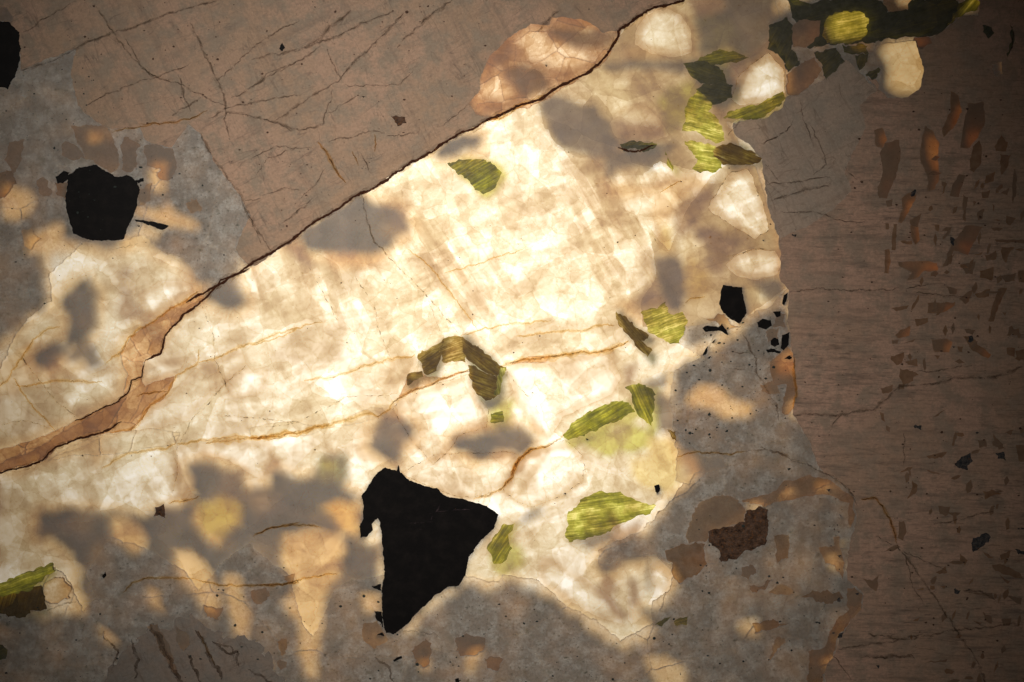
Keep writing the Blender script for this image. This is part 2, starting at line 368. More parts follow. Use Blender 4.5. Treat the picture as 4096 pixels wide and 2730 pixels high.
def cells(poly, size, ang=0.0, aspect=1.0, jit=0.6, rnd=None, drop=0.25):
    """irregular crystal grains that fill an outline"""
    rnd = rnd or random
    ca, sa = math.cos(ang), math.sin(ang)
    T = lambda p: ((p[0]*ca + p[1]*sa)/aspect, -p[0]*sa + p[1]*ca)
    U = lambda p: (p[0]*aspect*ca - p[1]*sa, p[0]*aspect*sa + p[1]*ca)
    q = [T(p) for p in poly]; xs = [p[0] for p in q]; ys = [p[1] for p in q]
    seeds = []
    nx = int((max(xs)-min(xs))/size) + 3; ny = int((max(ys)-min(ys))/size) + 3
    for j in range(ny):
        for i in range(nx):
            seeds.append((min(xs) + (i - 1 + 0.5*(j % 2) + rnd.uniform(-jit, jit))*size, min(ys) + (j - 1 + rnd.uniform(-jit, jit))*size))
    seeds = [s for s in seeds if rnd.random() > drop]; arr = np.array(seeds); out = []
    for s in seeds:
        d = ((arr - s)**2).sum(1); near = np.argsort(d)[1:22]
        cell = [(s[0]-2*size, s[1]-2*size), (s[0]+2*size, s[1]-2*size), (s[0]+2*size, s[1]+2*size), (s[0]-2*size, s[1]+2*size)]
        for k in near:
            o = seeds[k]; mx, my = (s[0]+o[0])/2, (s[1]+o[1])/2; nx_, ny_ = o[0]-s[0], o[1]-s[1]
            new = []
            for i in range(len(cell)):
                a, b = cell[i], cell[(i+1) % len(cell)]
                da = (a[0]-mx)*nx_ + (a[1]-my)*ny_; db = (b[0]-mx)*nx_ + (b[1]-my)*ny_
                if da <= 0: new.append(a)
                if (da < 0 < db) or (db < 0 < da):
                    t = da/(da-db); new.append((a[0]+(b[0]-a[0])*t, a[1]+(b[1]-a[1])*t))
            cell = new
            if len(cell) < 3: break
        if len(cell) >= 3: out.append([(round(x, 3), round(y, 3)) for x, y in map(U, cell)])
    return out
def blades(poly, width, ang, rnd=None):
    """thin plates side by side along one direction"""
    rnd = rnd or random
    ca, sa = math.cos(ang), math.sin(ang)
    q = [(p[0]*ca + p[1]*sa, -p[0]*sa + p[1]*ca) for p in poly]
    x0, x1 = min(p[0] for p in q)-3, max(p[0] for p in q)+3; y, y1 = min(p[1] for p in q)-1, max(p[1] for p in q)+1
    out = []; tilt = 0.0; xm = (x0+x1)/2
    lo = (y, y)
    while min(lo) < y1:
        wd = width*rnd.uniform(0.6, 1.5); tilt = rnd.uniform(-0.35, 0.35)*width
        hi = (max(lo[0]+0.4, lo[0]+wd-tilt), max(lo[1]+0.4, lo[1]+wd+tilt))
        c = [(x0, lo[0]), (x1, lo[1]), (x1, hi[1]), (x0, hi[0])]
        out.append([(round(a*ca - b*sa, 3), round(a*sa + b*ca, 3)) for a, b in c]); lo = hi
    return out
root = None
def make_mesh(name, verts, faces):
    me = bpy.data.meshes.new(name); me.from_pydata(verts, [], faces); me.update(); return me
def part(name, me, mat, parent=None, label=None, **props):
    o = bpy.data.objects.new(name, me); C.objects.link(o); o.parent = parent or root
    if mat and not me.materials: me.materials.append(mat)
    if label: o['label'] = label
    for k, v in props.items(): o[k] = v
    return o
def prism(name, tris, V, z, depth, inset):
    """front faces of a grain with side walls that lean inwards"""
    used = {}; vs = []; fs = []; edge = {}
    for t in tris:
        f = []
        for i in t:
            if i not in used: used[i] = len(vs); vs.append((V[i][0], V[i][1], z))
            f.append(used[i])
        fs.append(f)
        for a, b in ((t[0], t[1]), (t[1], t[2]), (t[2], t[0])):
            if (b, a) in edge: del edge[(b, a)]
            else: edge[(a, b)] = 1
    nrm = {}
    for a, b in edge:
        dx, dy = V[b][0]-V[a][0], V[b][1]-V[a][1]; l = math.hypot(dx, dy) or 1
        for i in (a, b):
            n = nrm.setdefault(i, [0, 0]); n[0] += -dy/l; n[1] += dx/l
    low = {}
    for i, n in nrm.items():
        l = math.hypot(*n) or 1; low[i] = len(vs); vs.append((V[i][0]+n[0]/l*inset, V[i][1]+n[1]/l*inset, z-depth))
    if depth > 0.8:              # thin plates grown flush with their neighbours have no free sides
        for a, b in edge: fs.append((used[b], used[a], low[a], low[b]))
    else: vs = vs[:len(vs)-len(low)]
    return make_mesh(name, vs, fs)
def layer(items, z=0.0):
    """items, low to high priority: dict(name, mat, poly, cells?, sub?, ...). One planar subdivision, no overlaps."""
    cos = []; eds = []
    def add(poly):
        b = len(cos); n = len(poly); cos.extend(Vector(p) for p in poly); eds.extend((b+i, b+(i+1) % n) for i in range(n))
    for it in items:
        it['rp'] = rough(it['poly'], it.get('amp', 1.3), it.get('sc', 9.0), it.get('step', 2.2)) if it.get('amp', 1) else it['poly']
        add(it['rp'])
        it['rc'] = []
        for c in it.get('cells', ()):
            rc = rough(c, it.get('camp', 1.8), it.get('csc', 12.0), 3.0) if it.get('camp', 1) else c
            it['rc'].append(rc); add(rc)
    V, _, F, _, _, _ = delaunay_2d_cdt(cos, eds, [], 0, 1e-4)
    F = [tuple(f) for f in F if len(f) == 3]
    A = np.array([[V[i][:] for i in f] for f in F]); cx, cy_ = A.mean(1).T
    area = 0.5*((A[:, 1, 0]-A[:, 0, 0])*(A[:, 2, 1]-A[:, 0, 1]) - (A[:, 2, 0]-A[:, 0, 0])*(A[:, 1, 1]-A[:, 0, 1]))
    F = [f if a > 0 else f[::-1] for f, a in zip(F, area)]
    owner = np.full(len(F), -1)
    for k, it in enumerate(items): owner[inside(cx, cy_, it['rp'])] = k
    for k, it in enumerate(items):
        mine = np.nonzero(owner == k)[0]
        if not len(mine) or it['mat'] is None: continue
        groups = []
        if it['rc']:
            sub = np.full(len(mine), -1)
            for j, c in enumerate(it['rc']): sub[(sub < 0) & inside(cx[mine], cy_[mine], c)] = j
            for j in range(-1, len(it['rc'])):
                g = mine[sub == j]
                if len(g) and (j >= 0 or abs(area[g]).sum() > 4): groups.append(g)
        else: groups = [mine]
        # each connected piece on its own
        par = root; big = None
        for gi, g in enumerate(sorted(groups, key=lambda g: -abs(area[g]).sum())):
            if it['rc'] and abs(area[g]).sum() < 1.0: continue
            o = part(it['name'] if not (it.get('sub') and gi) else it['sub'], prism(it['name'], [F[i] for i in g], V, z + it.get('lift', 0.0), it.get('depth', 1.5), it.get('inset', -0.1)),
                     M[it['mat']], par, it.get('label') if gi == 0 or not it.get('sub') else None)
            if 'fibre_angle' in it: o['fibre_angle'] = it['fibre_angle'] + random.uniform(-0.05, 0.05)
            o['density'] = it.get('d', 0.5) + random.uniform(-1, 1)*it.get('dv', 0.0)
            if it.get('sub') and it.get('name', '').endswith('mica'): o['density'] += 0.75*(1 - abs(area[g]).sum()/max(abs(area[q_]).sum() for q_ in groups))**1.5
            if it.get('kind'): o['kind'] = it['kind']
            if it.get('sub') and gi == 0: par = o
def ribbon(name, pts, width, mat, z=0.06, amp=1.6, sc_=7.0, h=0.25, label=None, taper=True, halo=None):
    q = rough(pts, amp, sc_, 1.6, False); vs = []; fs = []; n = len(q)
    for i, p in enumerate(q):
        a, b = q[max(0, i-1)], q[min(n-1, i+1)]; dx, dy = b[0]-a[0], b[1]-a[1]; l = math.hypot(dx, dy) or 1
        wv = width*(0.55 + 0.9*abs(noise.noise(Vector((p[0]*0.11, p[1]*0.11, 5)))) + 0.7*abs(noise.noise(Vector((p[0]*0.4, p[1]*0.4, 1)))))*0.5
        if taper: wv *= min(1, 0.25 + min(i, n-1-i)/6)
        ox, oy = -dy/l*wv, dx/l*wv
        vs += [(p[0]+ox, p[1]+oy, z), (p[0], p[1], z+h), (p[0]-ox, p[1]-oy, z)]
        if i: k = 3*i; fs += [(k-3, k-2, k+1, k), (k-2, k-1, k+2, k+1)]
    mi = [0]*len(fs)
    if halo:                     # the stained rim the crack has soaked into the rock
        b0 = len(vs)
        for i, p in enumerate(q):
            a, b = q[max(0, i-1)], q[min(n-1, i+1)]; dx, dy = b[0]-a[0], b[1]-a[1]; l = math.hypot(dx, dy) or 1
            ws = [width*(0.8 + 1.8*abs(noise.noise(Vector((p[0]*0.09, p[1]*0.09, s*8))))) * (0.3 + 0.7*min(1, min(i, n-1-i)/8)) for s in (1, 2)]
            vs += [(p[0]-dy/l*ws[0], p[1]+dx/l*ws[0], z-0.03), (p[0]+dy/l*ws[1], p[1]-dx/l*ws[1], z-0.03)]
            if i: k = b0 + 2*i; fs.append((k-2, k-1, k+1, k)); mi.append(1)
    me = make_mesh(name, vs, fs); me.materials.append(M[mat])
    if halo: me.materials.append(M[halo]); me.polygons.foreach_set('material_index', mi)
    return part(name, me, M[mat], root, label)

# ================================================================== the slab
root = bpy.data.objects.new('backlit_pegmatite', None); C.objects.link(root); root.scale = (S, S, S)
root['label'] = 'backlit pegmatite rock slab with glowing cream quartz band, black crystals and pinkish feldspar'
root['category'] = 'rock'; root['kind'] = 'thing'
MX, MY = 512 + 190, 341 + 190
FRAME = [(-MX, -MY), (MX, -MY), (MX, MY), (-MX, MY)]
A = []; GRAINS = []
def G(name, mat, s, **k):
    poly = P(s) if isinstance(s, str) else s
    c = k.pop('vor', None); b = k.pop('bl', None)
    if c: k['cells'] = cells(poly, *c)
    if b: k['cells'] = blades(poly, b[0], R(b[1])); k.setdefault('sub', 'blade'); k.setdefault('camp', 1.6); k.setdefault('csc', 14.0)
    A.append(dict(name=name, mat=mat, poly=poly, **k))

G('grey_feldspar', 'grey', FRAME, amp=0, d=0.6, dv=0.15, vor=(62, R(20), 1.2), depth=1.5)
# ---- the glowing quartz
G('quartz_grain', 'quartz', 'a2 -400,1700 -400,980 0,900 100,690 200,560 330,480 320,300 480,150 520,110 780,100 900,60 1030,180 1150,210 1260,330 1285,440 1385,345 1570,275 b2 0,270 b1 170,1568 330,1450 570,1290 775,1180 1010,1020 1180,920 1460,770 1710,660 1882,600 c1 430,515 600,420 700,300 745,220 870,105 1140,10 1300,130 1500,100 1680,170 1700,300 1780,430 1790,600 1640,740 1420,760 1500,900 1400,1030 1560,1040 1640,1180 1700,1330 1770,1568 c2 1770,150 1770,300 1740,340 1800,400 1700,500 1560,560 1400,380 1300,480 1180,600 1120,740 1260,830 1100,900 1060,1060 1080,1200 1110,1420 c3 1200,260 1060,430 980,520 880,620 620,730 620,830 850,770 980,760 1080,880 1070,980 950,1060 950,1200 760,1300 600,1180 420,1090 230,920 20,890 b3 1560,930 1360,900 1100,700 840,900 600,940 520,1000 400,1280 330,1200 250,900 0,700 a3 1560,700 1400,800 1250,1000 1150,860 900,720 700,660 540,880 600,1040 520,1130 420,900 330,820 0,960 -400,1100',
  vor=(31, R(17), 1.35), d=0.48, dv=0.40, amp=2.4, depth=0.5, inset=-0.1)
# long cleavage slabs of the central crystal
G('quartz_grain', 'quartz', 'c2 620,10 760,-60 940,110 900,170 950,290 870,380 800,440 770,520 700,480 600,300', vor=(13, R(-58), 3.2), d=0.55, dv=0.36, camp=1.0, depth=0.5, inset=-0.1)
G('quartz_grain', 'quartz', 'b2 20,250 250,130 480,180 640,330 600,560 360,520 180,560 60,480', vor=(17, R(-65), 2.6), d=0.5, dv=0.32, camp=1.2, depth=0.5, inset=-0.1)
G('quartz_grain', 'quartz', 'c1 850,520 1000,480 1200,500 1180,640 1140,790 1040,850 900,720', vor=(11, R(-55), 3.6), d=0.8, dv=0.2, camp=1.0, depth=0.5, inset=-0.1)
G('quartz_grain', 'quartz', 'c1 1060,1568 1180,1300 1320,1110 1430,1030 1600,1040 1770,1568 c2 1790,400 1560,560 1180,640 900,640 880,480 980,330 960,150 920,0', vor=(26, R(-30), 1.3), d=1.45, dv=0.45, depth=0.5, inset=-0.1)
G('quartz_grain', 'quartz', 'c1 430,515 600,420 745,230 870,105 1140,-200 1700,-200 1790,420 1790,600 1640,740 1420,760 1500,900 1400,1020 1200,1070 1000,1010 900,1100 660,1110 600,1010 420,960 290,820 240,650', vor=(25, R(-40), 1.3), d=1.5, dv=0.55, depth=0.5, inset=-0.1, amp=3)
# single grains that stand out
for s, d in (('b2 1610,890 1700,860 1882,850 c2 320,835 560,810 700,785 720,880 760,960 700,1060 560,1120 400,1200 b2 1882,1330 1780,1280 1700,1150 1640,1050', 0.12),
             ('b2 930,1090 1130,1010 1390,930 1440,1100 1500,1160 1480,1260 1300,1330 1250,1420 1150,1500 1000,1330 900,1160', 0.16),
             ('c2 130,1440 200,1400 290,1385 400,1350 520,1440 540,1568 c3 530,200 520,300 400,390 210,465 100,430 20,360 100,200', 0.25),
             ('b3 940,260 1150,140 1440,130 1640,120 1690,150 1640,290 1560,370 1400,410 1300,400 1150,340 1000,290', 0.35),
             ('c2 1420,250 1480,180 1580,150 1720,165 1770,230 1740,310 1600,342 1480,315', 0.35),
             ('c1 1310,1300 1380,1170 1450,1080 1560,1060 1640,1250 1690,1440 1600,1500 1480,1430 1340,1340', 0.28),
             ('c1 1450,620 1500,480 1580,400 1680,330 1780,430 1785,580 1700,640 1500,660', 0.30),
             ('c1 850,200 920,80 1040,50 1130,90 1200,200 1200,330 1100,360 950,340 850,280', 0.62),
             ('c1 690,770 760,680 900,650 1000,740 1060,850 960,880 800,900 720,850', 0.9),
             ('b3 1580,350 1690,160 1790,100 1882,90 c3 100,430 170,470 b3 1740,470 1600,380', 0.25),
             ('c3 240,880 260,770 340,790 560,930 660,1000 740,1100 770,1200 640,1170 450,1060 300,960', 0.22),
             ('c3 930,830 1000,790 1060,860 1080,950 1040,990 960,950', 0.2),
             ('a2 330,840 500,960 700,880 820,900 830,970 780,1080 640,1150 480,1190 400,1120 340,990', 0.55),
             ('a2 900,870 1080,840 1250,820 1230,870 1100,945 960,1000 910,1010 890,950', 0.2),
             ('a2 830,1290 910,1180 960,1130 1060,1080 1250,880 1340,860 1400,1000 1260,1140 1200,1220 1000,1270', 0.22),
             ('a2 1340,860 1480,790 1560,800 1570,870 1430,970 1380,950', 0.3),
             ('a2 1420,990 1560,890 1700,900 1650,1050 1500,1090 1440,1060', 0.14),
             ('a2 880,440 1000,350 1150,350 1240,390 1080,500 960,580 900,540', 0.3),
             ('a3 1110,80 1250,55 1400,40 1700,40 1760,200 1640,290 1560,250 1440,170 1280,140 1240,340 1120,400 1070,420 1110,250', 0.18),
             ('b2 840,1000 920,1000 980,960 1040,830 980,820 880,850 870,930', 0.45)):
    G('quartz_grain', 'quartz', s, d=d, depth=0.5, inset=-0.1); GRAINS.append(P(s))
# ---- iron-stained quartz north of the long crack
G('stained_quartz_grain', 'amber', 'b1 1380,745 1340,650 1420,550 1430,450 1490,390 1520,290 1600,215 1680,215 1760,115 1882,120 c1 330,80 560,95 680,170 760,200 700,320 620,420 400,550 280,630 180,680 70,690 b1 1600,720 1500,760', vor=(22, R(30), 1.2), d=1.15, dv=0.45, amp=2.5)
# ---- brown vein
G('vein_quartz', 'amber', 'a2 -400,1640 -400,1500 0,1410 200,1350 350,1290 470,1230 640,1150 750,1100 815,1030 830,975 885,950 910,1010 960,990 1100,945 1080,1010 1050,1050 1030,1090 950,1130 900,1210 820,1290 700,1300 500,1340 400,1375 330,1400 270,1480 180,1500 0,1560', vor=(16, R(38), 1.8), d=1.0, dv=0.35)
G('vein_quartz', 'amber', 'a2 -400,1600 -400,1540 0,1490 200,1420 400,1300 520,1230 700,1130 790,1080 740,1180 690,1260 500,1330 380,1380 280,1470 100,1520 0,1555', d=1.9, amp=2.5)
G('vein_quartz', 'amber', 'a2 1285,455 1240,425 1160,475 1080,515 980,590 900,640 830,700 790,760 755,800 820,850 905,860 960,830 1015,800 1040,690 1130,595 1200,530', vor=(17, R(40), 1.5), d=0.8, dv=0.25)
G('vein_quartz', 'amber', 'a2 755,800 820,850 905,858 898,900 885,950 830,975 815,1030 780,1060 790,990 800,930 770,880', d=0.6, amp=1.5)
G('vein_quartz', 'quartz', 'a2 300,1480 420,1400 600,1330 820,1290 960,1275 1130,1300 1110,1370 900,1400 760,1430 620,1440 470,1440', vor=(24, R(25), 1.6), d=0.95, dv=0.2)
G('vein_quartz', 'quartz', 'b2 0,1270 150,1240 300,1230 340,1250 420,1260 600,1215 760,1140 830,1150 860,1180 700,1240 480,1270 400,1310 150,1340 0,1335', vor=(22, R(15), 2.2), d=0.9, dv=0.2)
G('vein_quartz', 'amber', 'b2 985,940 1080,920 1110,945 1200,960 1290,930 1380,910 1230,960 1130,1005 1000,1050 930,1085 975,1000', d=0.9)
G('vein_quartz', 'amber', 'b2 1640,870 1760,820 1882,825 1860,860 1700,865', d=0.7)
G('vein_quartz', 'amber', 'd2 300,1010 290,850 400,770 430,810 440,900 460,1010 440,1150 400,1190 370,1180 370,1110 400,1000', d=1.0, amp=2)
G('vein_quartz', 'quartz', 'c3 1110,100 1200,110 1300,160 1400,150 1420,230 1220,250 1190,330 1100,300', d=1.3, amp=2)
G('vein_quartz', 'amber', 'd3 690,650 720,650 720,700 740,780 760,820 740,920 720,880 690,830 630,820 600,720 690,710', d=0.9, amp=2)
G('vein_quartz', 'amber', 'd3 770,970 820,970 860,1010 875,1020 850,1110 800,1190 730,1260 700,1330 680,1420 640,1480 610,1568 520,1568 530,1380 640,1340 660,1260 700,1180 780,1120 780,1040', d=1.2, amp=2.5, dv=.3, vor=(13, 0.8, 1.3))
G('vein_quartz', 'amber', 'd3 110,430 200,400 330,370 380,310 540,270 640,290 700,330 800,400 820,560 790,600 780,450 700,400 620,380 440,420 330,440 240,470', d=1.0, amp=2.5, vor=(13, 0.4, 1.5), dv=.3)
# ---- feldspars
G('pink_feldspar', 'pink', 'a1 -1400,-1300 -1400,60 0,100 130,330 130,435 300,370 480,300 445,440 460,540 490,660 600,760 700,810 880,800 920,890 1080,930 1180,780 1250,830 1340,1010 1420,1110 1500,1220 1570,1350 1520,1450 1480,1568 a2 1500,190 1560,250 1600,258 1700,190 1882,70 b1 250,1515 330,1450 400,1395 570,1300 660,1228 775,1180 900,1090 1010,1020 1135,955 1240,880 1320,835 1460,770 1510,740 1420,725 1370,650 1440,560 1450,460 1520,330 1620,240 1760,150 1882,150 c1 330,105 540,125 640,200 740,200 800,155 920,70 1080,25 1140,10 1180,-1300', amp=1.6, depth=6, d=0)
G('pale_feldspar', 'wedge', 'd1 760,370 890,490 960,560 850,660 890,800 800,970 760,1080 800,1200 700,1300 560,1400 340,1500 290,1340 260,1200 240,1000 150,900 60,840 60,770 250,740 340,690 400,600 620,500', amp=2.2, depth=5, d=0)
G('streaked_feldspar', 'streak', 'd1 900,480 960,560 850,660 890,800 800,970 760,1080 800,1200 700,1300 560,1400 340,1500 355,1568 d2 350,80 360,180 350,330 400,410 400,560 410,660 420,760 440,900 460,1050 430,1190 480,1260 540,1380 600,1540 d3 600,230 760,330 820,430 830,560 780,750 770,920 880,1010 860,1100 800,1180 730,1290 700,1380 630,1480 640,1568 640,2600 3200,2600 d1 3200,-1300 1620,-1300 1600,90 1500,100 1310,230 1200,260 1250,440 1240,540 1160,610 1030,610 960,500', amp=2.0, depth=6, d=0)
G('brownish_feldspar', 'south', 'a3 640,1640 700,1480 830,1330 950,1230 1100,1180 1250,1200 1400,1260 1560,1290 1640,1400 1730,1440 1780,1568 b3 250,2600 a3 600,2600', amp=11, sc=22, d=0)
# ---- smoky quartz about the black crystals in the west
for s in ('a1 440,785 630,785 700,840 740,930 735,1060 700,1080 600,1020 530,980 490,880', 'a1 385,900 430,885 500,950 530,980 440,1015 390,980',
          'a1 770,860 840,870 880,910 860,960 870,1020 840,1080 770,1070 760,960', 'a1 900,900 980,905 1080,940 1110,1010 1090,1080 1060,1130 990,1110 1000,1050 920,1030',
          'a1 230,1130 280,1110 320,1200 310,1240 240,1210', 'a1 350,1140 420,1150 410,1240 360,1230', 'a1 1160,1270 1240,1250 1270,1320 1200,1340',
          'a1 130,1450 200,1420 250,1500 200,1568 150,1540', 'a1 0,1080 80,1060 100,1150 30,1240 -60,1250', 'a1 60,900 150,880 140,1000 80,1080 30,1000',
          'a1 -60,40 60,50 80,110 60,140 -60,130', 'a1 880,1180 960,1160 940,1260 880,1300 860,1220',
          'a3 250,1000 300,930 400,900 450,960 430,1040 300,1070', 'a3 1280,1090 1400,1100 1380,1180 1300,1150', 'a3 1580,1000 1660,970 1700,1030 1640,1080 1590,1060',
          'a3 1740,1300 1800,1280 1800,1380 1760,1390', 'a3 1740,1440 1790,1430 1800,1480 1760,1490', 'a3 930,1220 980,1210 1060,1340 1090,1440 1130,1540 1080,1500 1020,1380',
          'a3 1100,1210 1160,1240 1190,1330 1150,1380 1110,1300', 'b3 1020,1360 1090,1290 1130,1320 1140,1400 1100,1480 1040,1440', 'b3 1290,1300 1350,1255 1470,1290 1480,1340 1420,1400 1330,1400 1290,1360',
          'b3 1470,1430 1520,1395 1590,1420 1560,1480 1490,1480', 'b3 710,1200 800,1180 850,1260 870,1310 780,1360 710,1300', 'b3 220,900 280,890 280,930 230,930',
          'c3 1170,640 1220,480 1300,420 1400,385 1500,430 1540,490 1530,560 1400,600 1310,620 1290,680 1180,690', 'c3 1040,740 1140,700 1280,700 1290,830 1240,880 1110,960 1080,860',
          'c3 1510,840 1590,830 1620,880 1560,920 1520,890', 'c3 1560,950 1640,960 1700,920 1660,990 1590,1000', 'c3 1590,1190 1700,1180 1810,1200 1700,1230 1600,1260',
          'c3 1740,1270 1800,1290 1720,1400 1680,1440', 'd3 275,1000 350,960 430,970 440,1010 330,1020', 'd3 310,650 400,640 410,780 340,810', 'd3 500,1020 620,990 720,1000 750,1040 680,1070 600,1070',
          'd2 310,560 380,555 385,650 320,650', 'd2 250,670 350,660 340,720 280,720', 'd2 230,1000 320,985 340,1050 240,1060', 'c2 1290,590 1400,560 1450,620 1500,640 1400,660 1350,600'):
    G('smoky_quartz', 'smoky', s, d=0.8, dv=0.5, amp=3.0, sc=8)
# ---- smoky quartz rods in the streaked feldspar
RODS = '''d1 940,820 1000,800 1020,880 990,930 950,910 *.35|d1 1010,900 1100,880 1110,960 1080,1100 1020,1240 970,1240 970,1170 1000,1080 980,960 *1.6|d1 1240,860 1260,790 1310,820 1350,900 1340,1000 1350,1120 1320,1190 1280,1200 1270,1080 1230,1000 *.25
d1 1420,570 1470,600 1490,700 1440,800 1380,860 1370,800 1420,700 *.6|d1 1530,650 1630,640 1640,760 1590,860 1540,930 1480,930 1500,800 *1.2|d1 1560,920 1600,880 1620,930 1610,1030 1570,1080 1540,1070 *2.2|d1 1480,1090 1520,1100 1490,1180 1470,1240 1420,1230 1430,1160 *1.6
d1 1370,1140 1400,1150 1390,1180 1370,1170 *2|d1 1700,920 1740,850 1780,890 1770,950 1710,950 *1.2|d1 1730,970 1800,970 1780,1050 1740,1100 *2|d1 1640,1100 1700,1080 1690,1140 1640,1150 *1.4|d1 1820,1060 1840,1120 1830,1230 1805,1280 1810,1150 *2.4
d1 1110,1240 1190,1190 1210,1230 1150,1340 1110,1400 1090,1390 1120,1310 *.4|d1 1015,1260 1060,1250 1050,1290 1020,1300 *2|d1 1010,1400 1040,1400 1035,1440 1010,1440 *1|d1 1160,1380 1240,1340 1210,1420 1190,1480 *1.8
d1 1500,1220 1530,1240 1515,1390 1500,1380 *2.6|d1 1590,1330 1630,1310 1620,1370 1595,1380 *2.4|d1 1680,1280 1700,1290 1690,1330 *2.5|d1 1060,1410 1085,1400 1075,1568 1050,1568 *2|d1 1620,1200 1670,1190 1660,1240 1620,1245 *1.6|d1 1740,1210 1790,1180 1780,1230 *1.9
d1 1440,1300 1470,1290 1460,1330 1440,1340 *2|d1 1560,1260 1580,1270 1570,1300 *2|d1 1320,1410 1350,1410 1345,1450 1325,1440 *.6|d1 1680,1375 1740,1380 1720,1390 *2|d1 1770,1350 1830,1370 1800,1420 1770,1400 *1.5|d1 1680,1430 1750,1435 1730,1450 1690,1450 *2
d2 1170,0 1220,10 1230,90 1200,130 1180,80 *.35|d2 1100,100 1180,95 1180,120 1120,115 *1|d2 1010,150 1040,150 1045,240 1030,300 1005,300 1010,220 *.5|d2 1090,230 1250,225 1340,240 1345,290 1250,290 1200,340 1150,345 1180,300 1100,260 *.4
d2 1390,220 1420,130 1520,0 1620,10 1560,120 1530,190 1440,160 1420,240 1370,265 *1.1|d2 1565,190 1625,170 1620,190 *1.2|d2 1640,190 1710,165 1700,215 1650,225 *1.5|d2 1740,140 1800,150 1770,240 1745,210 *1.2|d2 1490,240 1580,235 1560,310 1520,310 *1.6
d2 1605,290 1690,260 1690,330 1680,345 1605,330 *1.6|d2 1740,320 1830,300 1820,350 1760,360 *1.7|d2 1840,290 1882,285 1990,300 1980,375 1850,360 *.6|d2 1700,90 1882,95 1882,115 1710,105 *2|d2 1395,385 1465,400 1460,430 1420,435 *1.2|d2 1470,460 1560,405 1540,480 1510,500 *1.2
d2 1570,435 1670,400 1660,450 1590,455 *1.9|d2 1720,400 1780,390 1720,510 1690,610 1660,605 1680,520 *1.4|d2 1280,490 1450,485 1450,505 1360,555 1280,550 *.8|d2 1050,520 1155,500 1150,525 1080,540 *1.8|d2 1200,590 1280,580 1280,610 1210,635 *1.0|d2 1100,660 1170,640 1165,690 1100,710 1075,690 *.5
d2 1050,725 1095,720 1090,745 1050,745 *1|d2 1120,740 1195,715 1190,730 *1.8|d2 1300,720 1400,715 1430,740 1410,800 1320,795 *.4|d2 1460,760 1500,760 1490,795 1470,790 *1.4|d2 1510,655 1580,660 1560,690 1520,680 *2|d2 1500,700 1560,700 1600,760 1680,810 1660,840 1560,790 *1
d2 1320,815 1350,820 1340,840 *1.6|d2 1050,820 1130,800 1120,870 1080,880 1040,840 *1.8|d2 1130,860 1210,840 1215,890 1160,880 *1.8|d2 1100,900 1190,920 1190,980 1130,1000 1100,960 *2.2|d2 980,1020 1060,1000 1050,1050 1000,1060 *1.8|d2 1095,995 1135,995 1130,1030 1100,1030 *3
d2 1770,770 1830,770 1820,830 1780,810 *2|d2 1830,790 1882,780 1882,850 1840,840 *2|d2 1740,545 1770,545 1765,570 *1.6|d2 1800,660 1850,645 1850,690 1810,690 *1.6|d2 975,1170 1005,1180 1010,1235 990,1220 *2|d2 1010,1255 1045,1270 1040,1300 1015,1290 *2|d2 1760,1300 1820,1280 1800,1320 *2
d2 1360,1170 1400,1150 1330,1200 1300,1215 *2.4|d2 1590,1350 1640,1345 1650,1390 1600,1400 *1.6|d2 1690,1310 1750,1370 1740,1400 1700,1390 *1.8|d2 1270,1450 1400,1420 1380,1450 1290,1470 *2
d3 1630,370 1680,360 1745,380 1690,395 1640,420 *1.6|d3 1340,465 1420,465 1410,490 1390,530 1350,510 *1.6|d3 1100,560 1130,550 1145,620 1120,680 1090,660 *1.8|d3 870,910 930,930 970,890 960,1000 920,980 *1|d3 1180,300 1215,330 1210,370 1150,420 1180,350 *2.2|d3 1590,60 1640,70 1640,90 *1.4
d3 1700,40 1760,100 1720,110 *1.8|d3 1830,80 1990,80 1990,200 1850,180 *1.4|d3 1010,750 1040,720 1090,700 1110,720 1060,745 *2|d3 1680,830 1760,830 1850,880 1880,920 1800,900 1700,870 *2.2|d3 1350,970 1390,965 1380,985 *1.6|d3 1500,1000 1680,1010 1700,1050 1620,1020 *2.6|d3 1770,1025 1870,1040 1860,1080 *2
d3 1620,1120 1680,1160 1680,1200 1640,1180 *2|d3 1620,740 1690,790 1650,790 *1.6|d3 1260,230 1290,240 1380,260 1300,255 *2|d3 1480,760 1530,800 1510,830 1485,800 *2|d3 1330,880 1390,840 1400,880 1350,890 *2.4|d3 1730,770 1800,740 1790,790 1740,800 *2|d3 1740,1170 1800,1160 1790,1210 1750,1210 *2
d3 1560,1180 1620,1190 1600,1205 *2|d3 1720,890 1790,930 1780,945 *2|d3 1190,1180 1230,1160 1220,1190 *2|d3 1270,1440 1400,1420 1390,1440 *2.4|d3 1370,490 1480,500 1460,530 *2.2'''
for r in RODS.replace('\n', '|').split('|'):
    s, d = r.split('*'); G('quartz_rod', 'rod', s, d=float(d) + 0.5, amp=1.3, sc=5.5, depth=5)
rr = random.Random(21)
